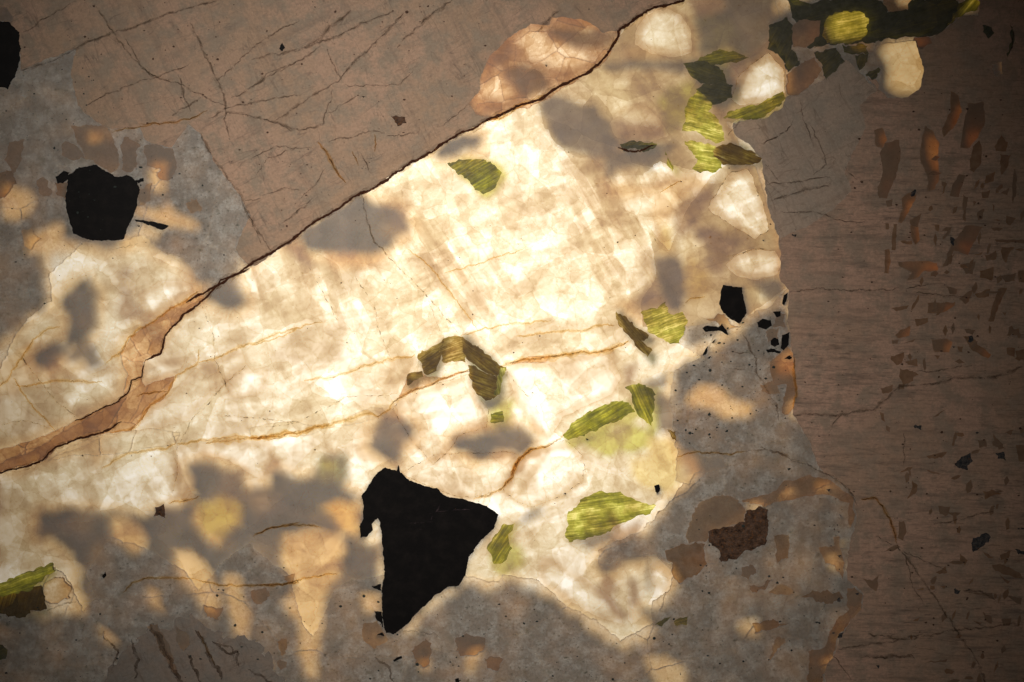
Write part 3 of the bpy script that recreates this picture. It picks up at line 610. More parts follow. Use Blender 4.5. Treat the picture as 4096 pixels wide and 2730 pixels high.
for k in range(130):      # the smaller rods between them
    x = rr.uniform(905, 1085); y = rr.uniform(150, 375) if k < 60 else rr.uniform(430, 690)
    if k < 60 and x < 905 + (375-y)*0.12: x += 40
    L_, W_ = rr.uniform(3.0, 9.0), rr.uniform(1.3, 3.0); a = R(rr.choice((80, 72, 95, 10, -5, 60)) + rr.uniform(-12, 12)); n_ = rr.choice((4, 5, 6))
    pts = [(L_*math.cos(t)*rr.uniform(.7, 1.1), W_*math.sin(t)*rr.uniform(.7, 1.2)) for t in (2*math.pi*i/n_ for i in range(n_))]
    G('quartz_rod', 'rod', [(x-512 + p*math.cos(a) - q*math.sin(a), 341-y + p*math.sin(a) + q*math.cos(a)) for p, q in pts], d=rr.uniform(1.2, 2.6), amp=0.9, sc=5, depth=4)
# ---- green and bronze mica books, each of thin plates
GREEN = (('c1 1240,380 1300,345 1380,310 1480,320 1560,360 1500,390 1420,400 1340,410 1250,400', 1.0, 3, 8, 'olive green mica flake with a pointed tip', 'green'),
         ('c1 1150,395 1250,380 1340,410 1400,440 1420,500 1450,540 1300,530 1200,490', 1.9, 4, -20, None, 'green'),
         ('c1 1230,560 1290,530 1460,530 1460,610 1370,660 1320,650 1250,600', 2.3, 4, -10, None, 'green'),
         ('c1 1240,560 1330,650 1310,700 1370,740 1400,850 1410,890 1360,900 1280,860 1220,820 1130,820 1170,760 1150,700 1180,640', 0.42, 2.6, -14, 'bright lime green mica with fine parallel plates', 'green'),
         ('c1 1160,885 1260,890 1350,920 1340,960 1380,1000 1395,1050 1350,1080 1290,1080 1210,1070 1240,1000 1190,940', 0.55, 2.6, -8, 'bright green mica below the lime one', 'green'),
         ('c1 1350,930 1440,895 1560,940 1650,990 1630,1020 1530,1030 1400,1030 1340,980', 1.0, 5, -20, 'brownish olive mica blade', 'bronze'),
         ('c1 1400,740 1440,700 1600,660 1720,600 1780,575 1790,620 1700,700 1640,740 1500,750', 0.95, 3, 22, None, 'green'),
         ('c1 1030,940 1060,980 1090,1060 1080,1080 1050,1040', 0.7, 3, -60, None, 'green'),
         ('c1 760,900 850,880 990,900 960,940 900,960 850,930 770,950', 2.2, 3, 5, None, 'green'),
         ('b1 1230,1025 1350,1000 1460,1000 1540,1030 1580,1080 1530,1180 1470,1210 1420,1200 1370,1130 1300,1080', 1.15, 4, 30, 'dull olive mica fan under the long dark crack', 'green'),
         ('c2 885,540 1000,510 1040,485 1060,540 1090,560 1150,545 1175,600 1165,660 1120,740 1070,750 1000,710 940,680 910,620', 0.34, 2.6, 20, 'bright yellow green mica book, kinked', 'green'),
         ('c2 730,545 800,590 850,640 940,690 930,720 880,720 950,780 930,830 880,790 830,720 770,650 725,590', 0.9, 2.4, -48, 'amber brown splintery blade beside the yellow green mica', 'bronze'),
         ('c2 790,1010 850,1000 960,1020 970,1080 960,1180 950,1270 900,1220 860,1170 820,1080', 0.95, 2.6, -68, 'striped olive mica standing on end', 'green'),
         ('c2 400,1310 450,1240 560,1170 700,1110 800,1100 850,1170 760,1220 640,1260 500,1330 420,1345', 0.95, 4, 28, 'lens shaped green mica', 'green'),
         ('c3 420,600 430,500 480,470 500,420 600,375 760,380 860,430 980,460 940,510 850,530 760,570 640,640 560,665 430,690 410,640', 0.55, 2.8, 8, 'fan of yellow green mica fibres', 'green'),
         ('b3 1490,720 1560,620 1600,575 1660,570 1620,650 1640,720 1590,820 1530,820', 0.7, 3, 58, 'small yellow green mica beside the large black crystal', 'green'),
         ('b2 1045,815 1230,710 1215,760 1190,860 1160,920 1120,945 1095,930 1080,880', 0.75, 3, 32, 'bronze mica, the west arm of a kinked crystal', 'bronze'),
         ('b2 1230,710 1320,690 1380,750 1350,850 1210,860 1195,790', 0.45, 6, 20, None, 'bronze'),
         ('b2 1330,700 1600,895 1550,960 1480,920 1380,860 1330,800', 1.05, 2.6, -36, 'bronze mica, the east arm of a kinked crystal', 'bronze'),
         ('b2 1370,870 1550,960 1580,1000 1550,1080 1480,1110 1420,1060 1380,970', 0.85, 2.4, -22, None, 'bronze'),
         ('b2 1570,900 1610,895 1585,960 1565,1060 1535,1070 1550,960', 0.35, 3, -75, None, 'green'),
         ('b2 985,940 1020,925 1080,918 1085,950 1030,965 1000,1000 980,1000', 0.8, 4, 10, None, 'bronze'),
         ('b2 1510,1180 1590,1170 1600,1230 1510,1245', 0.8, 3, 5, None, 'green'),
         ('a3 -400,950 0,950 100,900 330,815 345,870 250,930 200,990 0,1030 -400,1040', 1.0, 5, 20, 'dark green mica at the slab edge', 'green'),
         ('a3 -400,1040 0,1030 200,990 260,950 300,1110 200,1120 140,1170 0,1130 -400,1140', 2.3, 7, 75, None, 'bronze'),
         ('a3 -100,1310 0,1320 50,1360 40,1420 0,1430 -100,1440', 2.0, 5, 30, None, 'green'),
         ('c3 970,1200 1000,1180 1070,1160 1040,1190 1010,1220', 1.2, 3, 30, None, 'green'),
         ('c3 1090,1180 1180,1150 1175,1200 1110,1210', 1.0, 3, 15, None, 'green'),
         ('c2 1050,1280 1100,1300 1110,1360 1070,1320', 0.8, 3, -50, None, 'bronze'),
         ('d1 280,150 400,110 460,200 430,300 480,400 400,450 360,360 280,310', 3.0, 8, 60, 'dark grey green mica beside the lit grain', 'green'),
         ('d1 400,0 480,0 540,20 640,0 900,-10 980,0 1040,80 1150,60 1180,0 1430,-20 1480,30 1440,90 1400,170 1310,225 1180,230 1040,245 930,265 840,275 640,280 520,300 500,200 430,110', 3.2, 9, 15, 'broad dark olive mica crust', 'green'),
         ('d1 610,220 640,120 700,70 860,70 910,130 890,230 780,280 640,270', 0.55, 3, 12, 'glowing yellow green mica patch in the dark crust', 'green'),
         ('d1 1480,30 1530,-30 1600,10 1590,60 1500,95 1400,160 1440,90', 0.9, 4, 50, 'thin yellow green mica streak', 'green'),
         ('d1 560,330 700,300 760,380 700,440 640,500 610,400', 2.4, 6, 40, None, 'green'),
         ('d1 820,350 900,330 880,420 850,445', 1.6, 4, 75, None, 'green'),
         ('d1 740,290 900,280 900,330 800,345 750,330', 0.8, 4, 10, None, 'green'),
         ('d1 880,460 920,440 990,420 960,480 930,505', 1.4, 4, 30, None, 'green'),
         ('d1 1620,150 1680,170 1690,210 1665,240 1630,200', 3, 5, 60, None, 'green'),
         ('d1 1790,160 1820,200 1815,280 1785,360 1780,340 1800,260', 2.6, 5, 80, None, 'green'),
         )
G('quartz_grain', 'amber', 'd1 960,-200 1200,-200 1180,0 1150,60 1040,80 1000,30', d=0.7)
for s, d, wd, an, lab, mt in GREEN:
    kw = dict(bl=(wd, an)) if wd < 6.5 else dict(vor=(13, R(an), 1.4), sub='flake', camp=2.2)
    G('green_mica' if mt == 'green' else 'bronze_mica', mt, s, **kw, d=d + (0.1 if mt == 'bronze' else 0.15), dv=0.28 if d < 2 else (0.5 if wd < 6.5 else 1.0), fibre_angle=R(an), amp=2.3, sc=5, label=lab, depth=0.6, inset=-0.1)
G('smoky_quartz', 'smoky', 'd1 480,400 560,360 610,440 560,520 460,600 400,590 390,470', d=1.2, amp=2)
G('smoky_quartz', 'smoky', 'd1 470,120 600,130 600,230 520,300 430,290 420,180', d=1.1, amp=2)
G('smoky_quartz', 'smoky', 'd1 1190,240 1290,230 1300,270 1240,310 1190,290', d=3, amp=1.5)
G('quartz_grain', 'quartz', 'd1 930,345 1000,270 1200,260 1250,440 1240,540 1160,612 1030,612 970,560 985,450', d=0.85, amp=1.5, label='round lit quartz grain below the dark olive mica')
G('quartz_grain', 'quartz', 'd1 1690,400 1740,390 1750,470 1700,490', d=0.9, amp=2)
# ---- rusty and black minerals
G('rusty_mineral', 'rust', 'c3 1300,620 1400,600 1530,560 1550,490 1640,470 1690,500 1680,600 1660,700 1560,740 1460,800 1380,810 1380,740 1310,680', amp=2.6, sc=7, depth=4, label='dark rusty brown altered mineral patch')
G('rusty_mineral', 'rust', 'a3 980,470 1030,450 1040,540 1000,520 965,520', amp=1.5, sc=5)
G('rusty_mineral', 'rust', 'b1 890,730 960,720 980,770 930,790 905,770', amp=2.5, sc=4)
BL = (('a1 425,1100 500,1050 600,1035 680,1080 720,1112 790,1100 860,1130 875,1190 860,1290 830,1370 790,1450 780,1500 640,1513 540,1500 460,1465 430,1370 405,1270 420,1180', 'rounded black crystal under the pink feldspar', 1.1),
      ('a1 345,1110 400,1070 432,1085 428,1120 400,1145 360,1150', None, 1.2), ('a1 850,1130 900,1115 905,1135 870,1150', None, 1.0),
      ('a1 -400,130 60,140 120,200 130,300 120,400 90,480 50,560 0,545 -400,540', 'black crystal cut by the slab edge', 1.5),
      ('b3 700,400 800,250 850,220 920,242 930,205 945,250 1000,300 1130,345 1170,350 1230,400 1330,415 1480,460 1560,515 1530,600 1440,690 1370,790 1350,900 1310,960 1240,970 1150,1030 1050,1130 980,1210 900,1265 850,1260 830,1150 825,1000 845,870 830,690 815,560 800,535 765,570 770,610 735,650 695,660 690,590 710,540 710,440', 'large black crystal shaped like a jagged arrowhead', 0.9),
      ('c2 1400,375 1460,385 1520,390 1520,430 1535,490 1550,550 1500,620 1450,590 1400,550 1375,490 1385,420', 'small black crystal with a pointed foot', 0.7),
      ('c2 1270,650 1300,632 1370,640 1390,620 1420,660 1430,690 1370,660 1290,668', None, 0.8), ('c2 1285,780 1305,758 1295,810 1270,820', None, 0.6), ('c2 1328,738 1350,715 1340,742', None, 0.5), ('c2 1300,835 1325,820 1315,838', None, 0.5),
      ('c2 1615,610 1650,590 1700,600 1705,630 1670,655 1620,640', None, 0.7), ('c2 1710,545 1760,540 1760,572 1735,580', None, 0.6), ('c2 1770,490 1780,440 1805,420 1795,480 1780,505', None, 0.6),
      ('c2 1697,725 1720,706 1745,715 1750,750 1722,766 1700,750', None, 0.6), ('c2 1770,690 1815,670 1810,750 1780,785 1760,770', None, 0.7), ('c2 1665,785 1700,775 1760,790 1755,805 1700,795 1680,800', None, 0.8),
      ('c2 1785,838 1815,815 1835,830 1820,842', None, 0.8), ('b3 760,965 820,950 825,990 790,980', None, 1.2), ('b3 780,1120 825,1130 840,1230 800,1180', None, 1.6), ('b3 790,1270 830,1255 840,1275', None, 1.2),
      ('a1 840,1375 900,1380 1000,1400 1060,1420 1020,1445 940,1415 850,1385', 'black splinter beside the rounded black crystal', 1.1), ('a1 860,1415 880,1415 875,1425', None, .4),
      ('b3 895,1425 950,1400 955,1415 905,1435', None, 0.8), ('b3 1285,1550 1310,1540 1315,1568 1290,1568', None, .6), ('a3 640,900 660,870 665,900 650,915', None, 0.8), ('c3 400,378 415,380 408,390', None, .4), ('c3 965,330 990,320 1005,350 985,390 970,360', None, 1.2),
      ('c3 535,35 555,40 545,52', None, .4), ('b1 180,295 205,270 220,300 205,325 185,315', None, 1.6), ('b1 1852,405 1866,410 1860,420', None, .4), ('b1 700,600 720,602 712,614', None, .5), ('c2 1835,65 1860,60 1855,80', None, .9), ('c2 1645,93 1657,95 1650,102', None, .3))
for s, lab, am in BL: G('black_crystal', 'black', s, amp=am, sc=5, step=1.4, depth=8, inset=0.6, label=lab)
for s in ('d3 1450,190 1540,130 1560,170 1520,240 1450,210', 'd3 1700,120 1760,125 1770,170 1720,165', 'd3 1560,670 1640,630 1680,650 1650,690 1590,740 1560,750', 'd3 1440,980 1480,990 1470,1010 1445,1005', 'd3 1840,600 1990,580 1990,640',
          'd3 1520,985 1550,985 1545,995', 'd2 1180,1255 1240,1258 1235,1285 1210,1280', 'd1 1172,1205 1205,1190 1198,1230 1175,1235', 'd3 618,150 636,145 632,160', 'd3 1830,735 1882,740 1882,770 1840,765', 'd2 1535,700 1560,690 1565,730 1540,740', 'd2 1420,70 1450,90 1440,125 1420,110',
          'd2 1580,1295 1605,1292 1590,1310', 'd3 712,772 735,768 725,785', 'd3 712,1050 725,1035 728,1060 716,1068', 'd3 715,1280 750,1250 745,1275 725,1292', 'd3 820,1005 850,1005 845,1028', 'd3 645,355 665,355 655,372', 'd3 715,515 730,520 735,538', 'd3 680,1255 698,1250 690,1270', 'd1 425,1475 455,1472 445,1488', 'd3 1445,128 1460,128 1455,142', 'd3 955,1465 975,1465 965,1478', 'd2 1435,760 1450,760 1445,772'):
    G('blue_black_speck', 'blue', s, amp=1.7, sc=3.5, step=1.2, depth=4)
layer(A)
def edge_bar(x0, x1, y0, y1):
    z0, z1 = -60, -1
    v = [(x, y, z) for z in (z0, z1) for x, y in ((x0, y0), (x1, y0), (x1, y1), (x0, y1))]
    part('slab_edge', make_mesh('slab_edge', v, [(0, 3, 2, 1), (4, 5, 6, 7), (0, 1, 5, 4), (1, 2, 6, 5), (2, 3, 7, 6), (3, 0, 4, 7)]), M['solid'])
edge_bar(-MX, MX, -MY, -MY+5); edge_bar(-MX, MX, MY-5, MY); edge_bar(-MX, -MX+5, -MY+5, MY-5); edge_bar(MX-5, MX, -MY+5, MY-5)

# ================================================================== buried feldspar and green mica, plus filters added to tint and dim the glow
def outset(pts, r):
    n = len(pts); a = sum(pts[i][0]*pts[(i+1) % n][1] - pts[(i+1) % n][0]*pts[i][1] for i in range(n)); s = 1 if a > 0 else -1; out = []
    for i in range(n):
        dx, dy = pts[(i+2) % n][0]-pts[i-2][0], pts[(i+2) % n][1]-pts[i-2][1]; l = math.hypot(dx, dy) or 1
        out.append((pts[i][0] + dy/l*r*s, pts[i][1] - dx/l*r*s))
    return out
def buried(z, items, th=1.5):
    rims = [dict(name='buried_glow_filter', mat='fringe', poly=outset(rough(P(s), am, 14, 6), 8), amp=3, sc=12, step=4, depth=0.5, inset=0.2) for mat, s, am in items if mat == 'leaky']  # golden penumbra added around each feldspar shadow
    if rims: layer(rims, z - 3)
    its = []
    for mat, s, am in items:
        its.append(dict(name='buried_feldspar' if mat == 'leaky' else 'buried_glow_filter', mat=mat, poly=P(s), amp=am, sc=14, step=4, depth=th, inset=0.2))
    layer(its, z)
NONE = None
buried(-11.5, [
 ('leaky', 'a1 -1400,-1300 -1400,620 600,830 850,860 1000,900 1340,1040 1530,1330 1500,1560 a2 1500,200 1600,240 b1 300,1400 700,1140 1100,920 1400,730 1400,560 1500,280 1640,200 c1 330,60 620,160 760,140 1000,-10 1000,-1300', 4),  # added under the pink feldspar to stop glow along its border
 ('leaky', 'a1 -1400,560 60,560 130,440 300,400 480,300 460,540 500,680 650,780 900,800 1080,930 1250,830 1340,1010 1500,1220 1570,1350 1500,1568 a2 1500,200 1550,270 1385,345 1290,400 1240,330 1150,210 1030,180 980,120 900,60 a1 1000,1500 1060,1430 900,1420 820,1560 540,1540 460,1500 a2 330,160 300,230 340,300 320,380 330,450 320,540 200,560 230,600 160,660 0,735 -1400,750', 5),
 ('f_dim', 'a1 80,1170 190,1190 290,1260 300,1300 240,1350 150,1400 60,1390 60,1250', 4), ('f_dim', 'a1 1000,1040 1100,1010 1090,1080 1060,1200 1000,1210 980,1100', 3),
 ('f_dim', 'a1 1080,1270 1150,1350 1270,1400 1290,1440 1060,1425 900,1360 870,1310 1050,1330', 3), ('f_dim', 'a1 350,1440 430,1390 440,1460 330,1530 240,1568 200,1500', 3), ('f_dim', 'a1 -200,1380 20,1400 30,1480 -200,1500', 3), ('f_dim', 'a1 600,850 680,840 680,900 610,900', 2),
 ('f_dim', 'a1 230,1490 420,1410 440,1500 540,1530 500,1600 200,1600', 4), ('f_dim', 'a1 800,1500 880,1450 960,1500 900,1600 800,1600', 3),
 ('leaky', 'a2 500,380 580,330 650,400 660,520 640,640 560,700 480,760 420,820 360,870 290,870 270,790 330,760 450,700 480,620 450,520 440,440', 6),
 ('leaky', 'a2 1290,470 1385,345 1520,300 1500,370 1560,440 1560,480 1490,540 1400,510', 4),
 ('leaky', 'b2 20,180 310,60 700,-220 790,-150 900,-120 980,-60 1020,0 950,80 870,150 720,200 600,200 480,160 380,150 310,90 160,100', 5),
 ('leaky', 'b1 1130,970 1240,890 1330,850 1480,850 1440,950 1300,1000 1200,1000', 4),
 # bottom body with its lit windows
 ('leaky', 'a3 -1400,1040 0,1000 100,1100 300,1120 480,1080 600,1010 540,980 540,870 500,700 400,660 280,600 280,480 430,440 560,460 700,450 860,470 1000,490 1200,420 1250,370 1190,190 1290,150 1440,180 1540,260 1580,330 1640,300 1720,330 1720,230 1882,240 b3 400,240 600,330 700,350 710,500 700,650 830,690 835,1200 900,1280 1000,1220 1100,1100 1200,1020 1320,960 1360,900 1450,950 1560,930 1640,900 1800,930 c3 100,900 230,940 350,1040 420,1110 560,1190 640,1270 740,1310 900,1270 970,1200 930,1130 850,1110 960,1060 1090,970 1090,880 1030,760 940,770 850,760 700,840 640,870 570,820 620,720 700,670 880,620 960,520 1060,440 1150,330 1200,260 c2 1130,1400 1080,1300 1070,1100 1080,980 1080,900 1130,840 1260,830 1400,720 1500,620 1560,590 1600,520 1700,500 1760,520 1790,620 1860,800 d2 470,1200 620,1560 d3 830,440 830,560 780,750 880,1010 700,1380 640,1568 640,3200 a3 -1400,3200', 7),
 ('f_dim', 'a3 730,520 830,490 900,540 970,640 960,690 860,720 760,660', 4), ('f_dim', 'a3 1250,430 1330,400 1480,370 1550,450 1550,560 1440,620 1400,700 1300,600 1240,530', 4), ('f_dim', 'a3 1120,700 1200,700 1320,780 1380,900 1420,1020 1380,1130 1290,1060 1240,960 1150,860', 4),
 ('f_dim', 'a3 1430,850 1530,850 1540,960 1600,1100 1580,1240 1520,1230 1480,1150 1450,1030', 3), ('f_dim', 'a3 420,880 500,840 540,960 600,1000 570,1120 500,1090', 4), ('f_dim', 'a3 950,930 1030,960 1060,1100 980,1040', 3),
 ('f_dim', 'a3 640,1170 740,1200 800,1300 700,1270', 3), ('f_dim', 'a3 1580,1260 1640,1360 1740,1420 1700,1440 1620,1370', 2),
 ('f_dim', 'b3 230,620 440,570 600,620 600,720 570,880 470,1000 480,1100 450,1280 440,1500 390,1500 330,1350 310,1130 200,1050 330,930 210,760', 5),
 ('f_dim', 'b3 460,450 600,400 690,420 690,640 600,600 540,500', 3), ('f_dim', 'b3 710,980 820,970 820,1090 740,1090', 2), ('f_dim', 'b3 1060,1380 1140,1380 1100,1470', 2), ('f_dim', 'b3 1390,1310 1480,1300 1400,1420 1380,1500 1360,1400', 2),
 (NONE, 'c3 1440,1150 1580,1120 1600,1240 1480,1210', 2), (NONE, 'c3 870,1360 1030,1340 1130,1450 1170,2000 960,2000 950,1500', 4), ('f_dim', 'c2 1150,1040 1230,1000 1350,1000 1420,1070 1560,1120 1540,1190 1400,1200 1290,1130 1150,1100', 4),
 (NONE, 'c3 1520,420 1600,400 1640,440 1560,500', 2), (NONE, 'c3 1730,370 1790,310 1810,370 1740,400', 2), (NONE, 'd3 530,280 620,290 640,330 560,345', 2), (NONE, 'd3 690,650 730,660 720,690 700,690', 1), (NONE, 'd3 720,780 760,800 740,830', 1), (NONE, 'd3 600,740 680,740 680,830 640,830', 2),
 (NONE, 'd3 560,1370 640,1350 670,1420 620,1440', 2), (NONE, 'd2 370,1100 440,1050 430,1190 370,1180', 2), ('f_win', 'd2 300,820 420,770 440,900 330,940', 2), ('f_win', 'c3 1400,880 1480,880 1450,920', 2), ('f_win', 'c3 1620,770 1690,780 1670,820', 2), ('f_win', 'c3 1110,110 1190,120 1230,250 1140,260', 4),
 ('leaky', 'b2 800,1230 870,1180 960,1200 1040,1270 1020,1340 960,1400 920,1500 840,1440 760,1370', 6), ('leaky', 'b2 1280,1340 1340,1300 1500,1270 1700,1230 1780,1280 1780,1370 1690,1430 1560,1410 1440,1460 1380,1410 1280,1400', 7),
 ('leaky', 'd1 260,140 900,-200 2900,-200 2900,4000 d3 600,2600 590,1480 650,1380 740,1180 820,1110 730,920 780,560 770,430 700,370 570,270 500,120 d2 540,1380 480,1260 430,1190 460,1050 400,410 350,330 360,180 350,80 d1 300,1340 240,1000 240,800 400,600 380,450 300,330', 2),  # added under the streaked feldspar to block the lamp's glow
 (NONE, 'd1 930,340 1000,270 1200,260 1250,440 1240,540 1160,612 1030,612 970,560 985,450', 2), (NONE, 'd1 610,160 640,120 700,80 860,80 900,140 890,230 780,280 640,270', 3), (NONE, 'd1 980,-200 1180,-200 1150,50 1040,70', 3),
 (NONE, 'd1 1480,30 1530,-30 1600,10 1500,90 1420,140', 1), ('f_win', 'd1 1680,410 1740,400 1740,480 1690,480', 1), ('f_win', 'd1 400,640 470,660 460,720 400,710', 1), ('f_win', 'd1 750,290 890,290 860,330 770,330', 1),
 ('f_win', 'd1 940,860 1000,860 1010,920 950,920', 1), ('f_win', 'd1 1230,860 1300,900 1340,1000 1340,1120 1280,1100 1230,1000', 1), ('f_win', 'd1 1420,680 1480,680 1440,800 1380,850 1390,760', 1), ('f_win', 'd1 1480,820 1560,860 1530,940 1460,930', 1), ('f_win', 'd1 1110,1270 1160,1270 1120,1390 1090,1380', 1),
 ('f_win', 'd1 1440,1200 1480,1200 1470,1250 1430,1250', 1), ('f_win', 'd2 1170,0 1220,10 1230,130 1180,130', 1), ('f_win', 'd2 1000,240 1050,240 1040,310 1000,310', 1), ('f_win', 'd2 1240,240 1340,250 1340,290 1210,340 1160,330', 1), ('f_win', 'd2 1430,110 1520,140 1530,200 1430,150', 1), ('f_win', 'd2 1320,510 1420,510 1370,560 1310,550', 1),
 ('f_win', 'd2 1110,650 1170,650 1150,700 1100,700', 1), ('f_win', 'd2 1340,730 1410,740 1400,790 1340,790', 1), ('f_win', 'd2 1850,330 1990,330 1990,380 1850,380', 1), ('f_win', 'd2 1560,770 1680,800 1660,850 1580,800', 1), ('f_win', 'd1 1290,1120 1340,1130 1330,1190 1290,1190', 1),
])
buried(-10, [  # mostly unseen filters, shaped to darken and colour patches of the glow
 ('f_brown', 'c1 1390,640 1450,590 1490,470 1600,370 1690,310 1660,190 1560,330 1420,400', 3), ('f_grey', 'c1 1380,-60 1700,-60 1680,260 1600,330 1480,360 1380,300', 5),
 ('f_amber', 'a2 1340,400 1240,380 1100,480 950,560 780,690 700,800 780,880 760,1000 640,1100 470,1190 200,1300 -300,1400 -300,1650 250,1540 700,1350 900,1240 1100,1040 1130,920 960,940 930,860 1060,780 1100,670 1250,540', 5),
 ('f_brown', 'c3 560,930 640,900 700,1010 790,1120 740,1150 640,1030', 3), ('f_brown', 'c3 790,880 860,900 850,1080 800,1040', 3), ('f_light', 'c3 560,1060 700,1100 660,1180', 3),
 ('f_grey', 'a2 560,700 640,760 700,880 560,900 470,860 440,810', 5), ('f_brown', 'a2 800,360 850,420 880,500 940,580 860,600 780,590 790,480', 4), ('f_brown', 'a2 810,270 850,280 840,330 800,330', 2), ('f_brown', 'a2 920,600 1050,640 1030,760 960,700', 3),
 ('f_grey', 'c1 250,640 330,620 500,660 590,680 700,840 750,890 720,960 600,1010 500,990 380,940 290,820', 5), ('f_grey', 'c1 600,420 830,400 1150,400 1150,470 960,450 700,460', 3), ('f_grey', 'c1 650,960 800,950 1000,930 1100,880 1000,1010 940,1080 850,1040 700,1080 660,1120', 4),
 ('f_brown', 'c1 1080,1340 1180,1240 1330,1110 1330,1230 1250,1370 1130,1480 1080,1568', 4), ('f_grey', 'c2 950,220 1070,180 1140,270 1160,420 1130,540 1080,555 1000,450 960,330', 4), ('f_brown', 'c2 940,390 1000,450 1060,540 1000,510 890,530 830,470', 3),
 ('f_brown', 'c1 690,760 740,780 1150,800 1050,850 900,890 760,880', 3), ('f_grey', 'c1 250,200 420,300 560,310 690,320 740,200 560,200', 4), ('f_grey', 'b1 1680,400 1850,480 1882,560 1750,640 1690,600 1600,480', 4), ('f_brown', 'b1 1510,400 1540,300 1620,240 1660,330 1600,420', 3),
 ('f_olive', 'c1 1200,100 1380,90 1500,250 1560,330 1350,320 1250,380 1210,240', 5), ('f_grey', 'c1 1380,-100 1670,-100 1680,180 1560,350 1480,280 1400,100', 5), ('f_brown', 'c1 1140,20 1380,-40 1380,110 1200,130', 4), ('f_brown', 'c1 1400,380 1480,420 1460,600 1400,560', 3),
 ('f_green', 'c1 1060,560 1250,500 1220,650 1150,800 1040,850 960,650', 5), ('f_yellow', 'c2 960,130 1000,20 1050,0 1070,160 1000,180', 3), ('f_brown', 'c2 1270,200 1400,180 1400,300 1300,300', 3), ('f_brown', 'c2 1280,0 1500,100 1450,200 1300,180 1200,60', 4), ('f_yellow', 'c2 1160,180 1280,260 1300,420 1180,470 1130,350', 4),
 ('f_grey', 'c2 1150,640 1380,560 1330,700 1160,760', 4), ('f_grey', 'c2 1560,340 1750,340 1780,470 1650,480', 4), ('f_brown', 'c2 760,880 860,840 830,960 780,1000', 3), ('f_grey', 'c2 880,990 1000,930 1060,900 1040,1020 960,1030', 3),
 ('f_grey', 'c2 950,1040 1060,1080 1100,1300 960,1270', 4), ('f_green', 'c2 450,1340 800,1220 950,1270 900,1400 600,1440', 6), ('f_yellow', 'c2 900,1300 1100,1330 1110,1568 950,1560 900,1440', 5), ('f_yellow', 'c3 800,150 1060,100 1100,250 1040,380 850,330', 5),
 ('f_green', 'a3 1250,430 1480,370 1550,450 1550,560 1440,640 1300,600', 4), ('f_olive', 'b3 380,250 450,150 610,110 640,210 590,330 480,320', 6), ('f_green', 'b3 460,150 560,170 540,230 470,210', 2), ('f_yellow', 'b3 450,440 690,400 700,640 560,560', 4),
 ('f_green', 'b3 1640,640 1720,700 1730,820 1600,880', 4), ('f_green', 'b2 1500,1130 1560,1080 1670,1070 1640,1190 1620,1260 1490,1250', 3), ('f_grey', 'b2 1440,1100 1500,1080 1560,1120 1500,1150', 2), ('f_brown', 'b2 760,1160 860,1150 960,1190 880,1200', 3),
 ('f_grey', 'c3 160,480 260,440 270,470 200,520 100,570', 2), ('f_grey', 'c3 420,640 640,600 760,560 700,660 560,700', 3), ('f_brown', 'c3 640,440 800,560 880,520 840,680 700,680', 5),
 ('f_grey', 'c3 900,800 930,780 925,980 905,960', 1), ('f_brown', 'c3 640,870 720,910 700,1010 620,960', 4), ('f_amber', 'b2 480,170 860,170 930,110 860,230 640,320 520,260', 4), ('f_brown', 'b2 230,120 330,130 420,260 300,220', 3),
 ('f_light', 'b2 480,250 700,300 640,420 540,500', 5), ('f_amber', 'a2 1160,230 1290,330 1280,420 1230,400 1180,300', 3), ('f_amber', 'c2 700,500 800,440 870,540 900,640 800,620', 4), ('f_light', 'c2 880,180 960,130 960,400 870,380', 3),
 ('f_amber', 'c1 850,300 1100,380 900,390 760,400 740,330', 3), ('f_amber', 'a3 600,60 800,90 700,150 640,210', 4), ('f_light', 'b2 300,620 620,620 560,820 380,900 200,800', 8), ('f_amber', 'c1 600,1100 900,1180 1100,1100 1300,1120 1150,1250 950,1500 930,1250 700,1250', 8),
 ('f_light', 'c1 380,990 600,1020 640,1120 420,1100', 5), ('f_amber', 'a2 -100,950 200,720 400,760 600,900 300,1000 0,1080', 8), ('f_light', 'a3 0,300 200,400 400,500 300,700 100,800 -200,700 -200,350', 9), ('f_brown', 'a3 -200,400 60,420 20,560 -200,620', 4),
])
